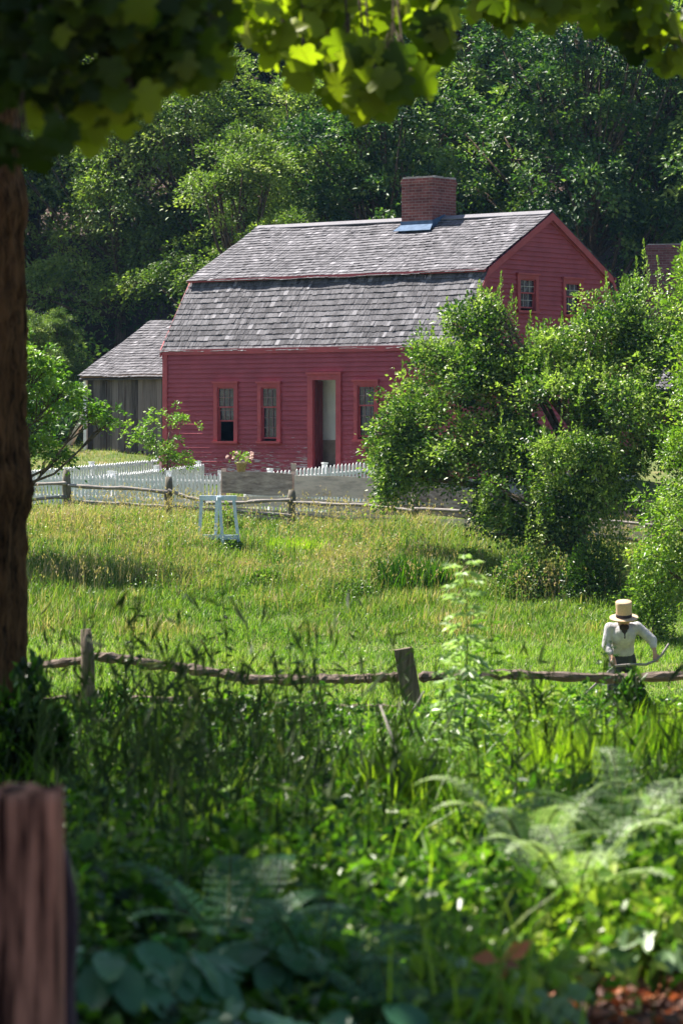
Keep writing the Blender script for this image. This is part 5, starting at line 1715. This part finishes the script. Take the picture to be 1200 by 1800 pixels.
# tall leafy weeds
def tall_weed(px, Y, top, label, mt, tint, n_l=34, ln=.12, spread=.10, wd=.032, rad=.006, lean=0.):
    x0, y0 = XY(px, Y); z0 = g(x0, y0); h = ZT(top, Y) - z0
    r = thing('tall_weed', label, 'weed', (x0, y0, z0), 0, None)
    st = MB(); pts = [Vector((lean * h * t * t + .02 * math.sin(5 * t + px), .015 * math.sin(4 * t), h * t)) for t in np.linspace(-.03, 1, 9)]
    st.tube(pts, [rad * (1 - .6 * i / 8) for i in range(9)], 6)
    st.build('stem', 'stem', r)
    t = np.linspace(.22, 1.0, n_l); a = np.arange(n_l) * 2.399 + px
    sp = np.array([[lean * h * q * q, 0, h * q] for q in t])
    L_ = ln * (1.15 - .6 * t) * rng.uniform(.8, 1.2, n_l)
    dirs = unit(np.stack([np.cos(a), np.sin(a), .35 - .8 * rng.uniform(0, 1, n_l)], 1))
    parts = [leaves(sp + dirs * (L_ * .55)[:, None], dirs, unit(np.array([0, 0, 1.]) + rng.normal(size=(n_l, 3)) * .3), L_, wd * (1.2 - .5 * t), np.clip(rng.normal(tint, .15, n_l), 0, 1), curl=.25)]
    # side leaflets
    for f, s in ((.35, 1), (.35, -1), (.65, 1), (.65, -1)):
        d2 = unit(dirs + s * np.stack([-np.sin(a), np.cos(a), 0 * a], 1) * .9)
        parts.append(leaves(sp + dirs * (L_ * f)[:, None] + d2 * (L_ * .22)[:, None], d2, unit(np.array([0, 0, 1.]) + rng.normal(size=(n_l, 3)) * .3), L_ * .5, wd * .6, np.clip(rng.normal(tint, .15, n_l), 0, 1), curl=.2))
    leaf_obj('foliage', parts, mt, r)
    return r


tall_weed(815, 17.5, 985, 'tallest pale leafy weed, blurred in front of the field', 'fern', .8, 60, .22, wd=.05)
tall_weed(858, 18.2, 1090, 'pale green weed right behind the tallest one', 'oak', .6, 40, .17, wd=.045)
tall_weed(785, 16.8, 1165, 'shorter pale weed just left of the tallest one', 'fern', .6, 36, .16, wd=.045)
tall_weed(905, 17.0, 1150, 'bright green leafy weed between the tallest weed and the mowing person', 'apple_pale', .6, 36, .14, wd=.04)
tall_weed(975, 16.0, 1205, 'yellow-green weed below the rail, left of the mowing person', 'apple_pale', .75, 36, .12)
tall_weed(1085, 19.0, 1128, 'dark thin weed overlapping the mowing person', 'weed', .2, 26, .09, lean=-.05)
tall_weed(1040, 18.0, 1150, 'dark leaning weed left of the mowing person', 'weed', .25, 26, .11, lean=.06)
tall_weed(505, 15.0, 1130, 'pale bent weed crossing the rail in the middle', 'fern', .5, 24, .12)
tall_weed(240, 17.0, 1050, 'dark thin weed right of the round fence post', 'weed', .15, 30, .10)
tall_weed(395, 17.5, 1010, 'tallest dark weed standing before the field left of middle', 'weed', .15, 34, .10)
tall_weed(560, 16.5, 1120, 'dark weed near the middle of the rail', 'weed', .25, 30, .10)
# bare stalks and leaning stakes
for (p0, p1, Y, r, lab) in (((705, 1285), (745, 1215), 20, .008, 'pale stalk leaning against the flat leaning post'),
                            ((668, 1240), (690, 1300), 15, .008, 'short pale stalk below the flat leaning post')):
    a = pt(*p0, Y); b_ = pt(*p1, Y - .1)
    lo_, hi_ = (a, b_) if a.z < b_.z else (b_, a)
    dd = (hi_ - lo_).normalized(); base = lo_ - dd * ((lo_.z - g(lo_.x, lo_.y)) / max(.2, dd.z))
    o = MB().tube([base, lo_, hi_], [r, r, r * .7], 7, jit=.1).build('dead_stalk', 'rail', None, True)
    tag(o, lab, 'stalk')


# ferns
def frond(L_, rise, ang, tint, pin=17, width=.3, droop=.9):
    """V,F,T of one frond rooted at the origin"""
    ts = np.linspace(0, 1, pin + 1)
    ca, sa = math.cos(ang), math.sin(ang)
    cen = np.stack([ca * L_ * (ts * .95), sa * L_ * (ts * .95), rise * (np.sin(ts * 2.2 * droop)) + .02], 1)
    parts = []
    side = np.array([-sa, ca, 0])
    for i in range(3, pin + 1):
        t = ts[i]; w = width * L_ * math.sin(math.pi * (.12 + .86 * t)) ** .8 * (1.02 - t * .55)
        dv = cen[i] - cen[i - 1]; dv = dv / np.linalg.norm(dv); up = np.cross(side, dv) * -1
        for s in (-1, 1):
            d = unit((side * s + dv * .35 + np.array([0, 0, -.12]))[None])[0]
            m_ = max(3, int(w / .014)); f = (np.arange(m_) + .5) / m_
            lw = .021 * (1.1 - f * .8) * (1 - .4 * t)
            for q in (-1, 1):
                dd = unit((dv * q * 1. + d * .35)[None])
                pc = cen[i] + d * (w * f)[:, None] + dd * (lw * .5)[:, None]
                parts.append(leaves(pc, np.repeat(dd, m_, 0), np.repeat(up[None], m_, 0) + rng.normal(size=(m_, 3)) * .15, lw, .009, np.clip(tint + rng.normal(size=m_) * .12, 0, 1)))
    return parts, cen


def fern(px, Y, label, scale, mt, tint, nf_=8, lift=0., a0=0.):
    x0, y0 = XY(px, Y); z0 = g(x0, y0) + lift
    r = thing('fern', label, 'fern', (x0, y0, g(x0, y0)), 0)
    st = MB(); parts = []
    for i in range(nf_):
        a = a0 + i * 2 * math.pi / nf_ + random.uniform(-.25, .25)
        p_, cen = frond(scale * random.uniform(.8, 1.1), scale * random.uniform(.35, .75), a, min(1, max(0, random.gauss(tint, .12))))
        parts += [(V_ + np.array([0, 0, lift]), F_, T_) for V_, F_, T_ in p_]
        st.tube([Vector((0, 0, -.02))] + [Vector(c) + Vector((0, 0, lift)) for c in cen[::4]], [.004] * (1 + len(cen[::4])), 5)
    st.build('stalk', 'stem', r); leaf_obj('frond', parts, mt, r)
    return r


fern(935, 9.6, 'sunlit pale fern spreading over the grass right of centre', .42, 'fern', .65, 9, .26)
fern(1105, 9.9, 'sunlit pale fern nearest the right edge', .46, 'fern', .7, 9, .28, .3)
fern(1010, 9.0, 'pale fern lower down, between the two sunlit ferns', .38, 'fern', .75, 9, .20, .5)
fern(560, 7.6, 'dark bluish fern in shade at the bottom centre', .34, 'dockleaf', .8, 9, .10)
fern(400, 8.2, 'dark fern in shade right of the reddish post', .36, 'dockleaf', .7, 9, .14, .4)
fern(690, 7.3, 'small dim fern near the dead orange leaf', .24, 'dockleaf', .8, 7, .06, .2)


# broad leaves in the shade
def broad_plant(px, Y, label, n_l, size, mt, tint, lift=.1, lobed=False):
    x0, y0 = XY(px, Y); z0 = g(x0, y0)
    r = thing('broad_leaf_plant', label, 'plant', (x0, y0, z0), 0)
    a = np.arange(n_l) * 2.399 + px; el = rng.uniform(.0, .6, n_l)
    hh = lift + rng.uniform(.3, 1, n_l) * size * .9
    d = unit(np.stack([np.cos(a), np.sin(a), -el], 1))
    P = np.stack([np.cos(a) * size * .35, np.sin(a) * size * .35, hh], 1)
    nn = unit(np.array([0, -.35, 1.]) + rng.normal(size=(n_l, 3)) * .3)
    T = np.clip(rng.normal(tint, .15, n_l), 0, 1); S = size * rng.uniform(.7, 1.1, n_l)
    if lobed:
        pr = maple_leaves(P, d, nn, S, T, .18)
    else:
        n_s = 7; ts = np.linspace(0, 1, n_s); prof = np.sin(np.pi * ts ** .8) ** .8 * .27 + .01
        side = unit(np.cross(nn, d)); up = np.cross(d, side)
        Vv = []
        for t, w in zip(ts, prof):
            c = P + d * (S * t)[:, None] - up * (S * .25 * t * t)[:, None]
            for q in (-1, 0, 1): Vv.append(c + side * (S * w * q)[:, None] + up * (abs(q) * S * .06 * (1 + .5 * math.sin(t * 14)))[:, None])
        V_ = np.stack(Vv, 1).reshape(-1, 3); b = np.arange(n_l)[:, None] * (3 * n_s)
        fs = []
        for i in range(n_s - 1):
            for q in (0, 1):
                w4 = [3 * i + q, 3 * i + q + 1, 3 * i + q + 4, 3 * i + q + 3]
                fs.append(b + np.array([[w4[0], w4[1], w4[2]]])); fs.append(b + np.array([[w4[0], w4[2], w4[3]]]))
        pr = (V_, np.concatenate(fs), np.repeat(T, 3 * n_s))
    o_ = leaf_obj('leaf', [pr], mt, r); o_.data.polygons.foreach_set('use_smooth', np.ones(len(o_.data.polygons), bool))
    st = MB()
    for p in P: st.tube([(0, 0, -.03), (p[0] * .4, p[1] * .4, p[2] * .6), tuple(p)], [.004, .0035, .002], 5)
    st.build('stalk', 'stem', r)
    return r


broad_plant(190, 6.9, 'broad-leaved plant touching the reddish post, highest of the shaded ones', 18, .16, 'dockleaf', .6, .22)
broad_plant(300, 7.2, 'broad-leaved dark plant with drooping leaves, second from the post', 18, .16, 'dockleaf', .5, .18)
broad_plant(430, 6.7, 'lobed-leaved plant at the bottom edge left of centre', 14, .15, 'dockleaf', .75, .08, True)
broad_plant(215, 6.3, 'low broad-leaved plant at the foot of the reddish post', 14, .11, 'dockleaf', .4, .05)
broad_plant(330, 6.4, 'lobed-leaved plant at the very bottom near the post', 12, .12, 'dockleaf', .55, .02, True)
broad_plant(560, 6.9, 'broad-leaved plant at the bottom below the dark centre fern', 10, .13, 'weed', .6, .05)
broad_plant(760, 8.0, 'bluish leafy plant in sun, left of the orange dead leaf', 13, .10, 'fern', .35, .10)
broad_plant(960, 7.6, 'pale leafy plant just right of the orange dead leaf', 14, .10, 'fern', .3, .08)
broad_plant(1150, 8.6, 'leafy plant at the right edge above the leaf litter', 14, .12, 'fern', .25, .10)
broad_plant(860, 6.7, 'low pale plant at the bottom edge below the orange leaf', 11, .09, 'fern', .3, .04)
broad_plant(700, 6.5, 'small dark lobed plant at the bottom edge, middle', 9, .12, 'weed', .5, .03, True)
broad_plant(1040, 8.2, 'leafy plant between the sunlit ferns and the leaf litter', 13, .11, 'weed', .75, .08)

# dead oak leaf caught on the weeds
dl = thing('dead_leaf', 'orange-brown dead leaf caught upright on the weeds near the bottom', 'dead leaf', tuple(W(880, 1690, 7.4)))
D_ = np.array([[.8, .1, .5], [-.8, .2, .12], [.05, .1, -.7], [.5, -.2, -.1]]); Ld = np.array([.105, .085, .06, .05])
pr = leaves(unit(D_) * Ld[:, None] * .5, D_, np.array([[.1, -1, .3], [.2, -1, .5], [0, -1, .1], [.3, -1, .2]]), Ld, np.array([.045, .042, .034, .026]), np.array([1., .8, .7, .6]), fold=.3, curl=.3)
leaf_obj('blade', [pr], 'deadleaf', dl)
zz_ = g(dl.location.x, dl.location.y) - dl.location.z
MB().tube([(.03, .02, zz_ - .02), (.0, .02, zz_ * .5), (0, 0, 0)], [.003, .002, .0015], 5).build('stalk', 'twig', dl)

# leaf litter
n = 5200
y = rng.uniform(5.4, 12, n); x = rng.uniform(-1, 1, n) * (y * .13 + .3)
x = np.where(rng.uniform(size=n) < .5, rng.uniform(.4, 1.5, n), x); y = np.where(x > .9, np.minimum(y, 9), y)
P = np.stack([x, y, G(x, y) + rng.uniform(.005, .03, n)], 1)
ax = rdir(n); ax[:, 2] *= .25
o = leaf_obj('leaf_litter', [leaves(P, unit(ax), rdir(n, 2.2), rng.uniform(.03, .08, n), rng.uniform(.02, .05, n), rng.uniform(0, 1, n), fold=.3)], 'deadleaf')
tag(o, 'brown dead leaves littering the bare earth', 'litter', kind='stuff')

# reddish post at the corner of the view, with a dark slab behind it
Yp = 5.9
a = W(-62, 0, Yp).x; b_ = W(104, 0, Yp).x; zt = ZT(1397, Yp); zg = g(a, Yp) - .15
post = thing('wooden_post', 'reddish weathered wooden post with split grain at the lower left corner', 'post', ((a + b_) / 2, Yp + .08, zg))
wv = (b_ - a) / 2; hh = zt - zg
nx_, nz2 = 56, 40
an = np.linspace(0, 2 * np.pi, nx_, endpoint=False)
Vs = []
for j in range(nz2 + 1):
    z = hh * j / nz2
    c_, s_ = np.cos(an), np.sin(an)
    rr = 1 / (np.abs(c_) ** 7 + np.abs(s_) ** 7) ** (1 / 7)
    gr = 1 - .035 * (np.abs(np.sin(an * 9 + .5 * math.sin(z * 3))) ** 8) - .02 * np.abs(np.sin(an * 17 + .3 * np.sin(z * 5)))
    X_ = c_ * rr * gr * wv * (1 + .02 * math.sin(z * 4)); Y_ = s_ * rr * gr * .08
    zz2 = np.full(nx_, z) + (.006 * np.sin(an * 5) + .004 * np.sin(an * 11) if j == nz2 else 0)
    Vs.append(np.stack([X_, Y_, zz2], 1))
V = np.concatenate(Vs + [np.array([[0, 0, hh + .004]])])
i_ = np.arange(nz2)[:, None] * nx_; j_ = np.arange(nx_)[None]; jn = (j_ + 1) % nx_
Q = np.stack([i_ + j_, i_ + jn, i_ + nx_ + jn, i_ + nx_ + j_], -1).reshape(-1, 4)
tp = np.stack([nz2 * nx_ + np.arange(nx_), nz2 * nx_ + (np.arange(nx_) + 1) % nx_, np.full(nx_, len(V) - 1)], 1)
new_obj('upright', np_mesh('upright', V, [Q, tp]), 'redpost', post, True)
sl_ = thing('fence_slab', 'dark rough slab leaning behind the reddish post', 'slab', (W(100, 0, 6.12).x, 6.14, zg))
k = MB(); zs2 = ZT(1497, 6.12) - zg
vs = []; fs = []; n_ = 16
for i in range(n_ + 1):
    z = zs2 * i / n_; xr = .036 + .004 * math.sin(i * 1.1) - (.016 if i == n_ else .006 if i == n_ - 1 else 0)
    vs += [(-.07, -.02, z), (xr, -.015 + .003 * math.sin(i * 2), z), (xr, .05, z), (-.07, .05, z)]
    if i: o_ = 4 * i; fs += [(o_ - 4, o_ - 3, o_ + 1, o_), (o_ - 3, o_ - 2, o_ + 2, o_ + 1), (o_ - 2, o_ - 1, o_ + 3, o_ + 2), (o_ - 1, o_ - 4, o_, o_ + 3)]
fs += [(0, 3, 2, 1), (4 * n_, 4 * n_ + 1, 4 * n_ + 2, 4 * n_ + 3)]
k.add(vs, fs).build('slab', 'darkpost', sl_)
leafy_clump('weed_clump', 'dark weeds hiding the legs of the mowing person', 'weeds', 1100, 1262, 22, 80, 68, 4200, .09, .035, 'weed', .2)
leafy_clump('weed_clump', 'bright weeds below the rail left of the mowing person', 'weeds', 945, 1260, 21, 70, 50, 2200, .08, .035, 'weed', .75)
leafy_clump('weed_clump', 'dark weeds piled against the round leaning post', 'weeds', 190, 1255, 23, 110, 45, 2600, .08, .03, 'weed', .15)
leafy_clump('grass_tuft', 'bright long-bladed grass in sun, right of the tallest weed', 'grass tuft', 1000, 1320, 15, 90, 80, 900, .3, .016, 'lush', .9, True)
leafy_clump('grass_tuft', 'bright long-bladed grass just below the flat leaning post', 'grass tuft', 700, 1370, 14, 90, 90, 900, .3, .016, 'lush', .8, True)
leafy_clump('grass_tuft', 'long-bladed grass catching sun at the far right edge', 'grass tuft', 1165, 1300, 16, 60, 80, 700, .3, .014, 'lush', .8, True)
leafy_clump('weed_clump', 'dark weeds covering the foot of the maple trunk', 'weeds', 40, 1330, 14.8, 110, 150, 5200, .08, .035, 'weed', .15)
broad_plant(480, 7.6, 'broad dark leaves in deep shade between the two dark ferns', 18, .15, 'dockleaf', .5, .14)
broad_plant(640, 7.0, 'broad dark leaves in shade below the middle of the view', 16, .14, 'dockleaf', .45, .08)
print('foreground done')
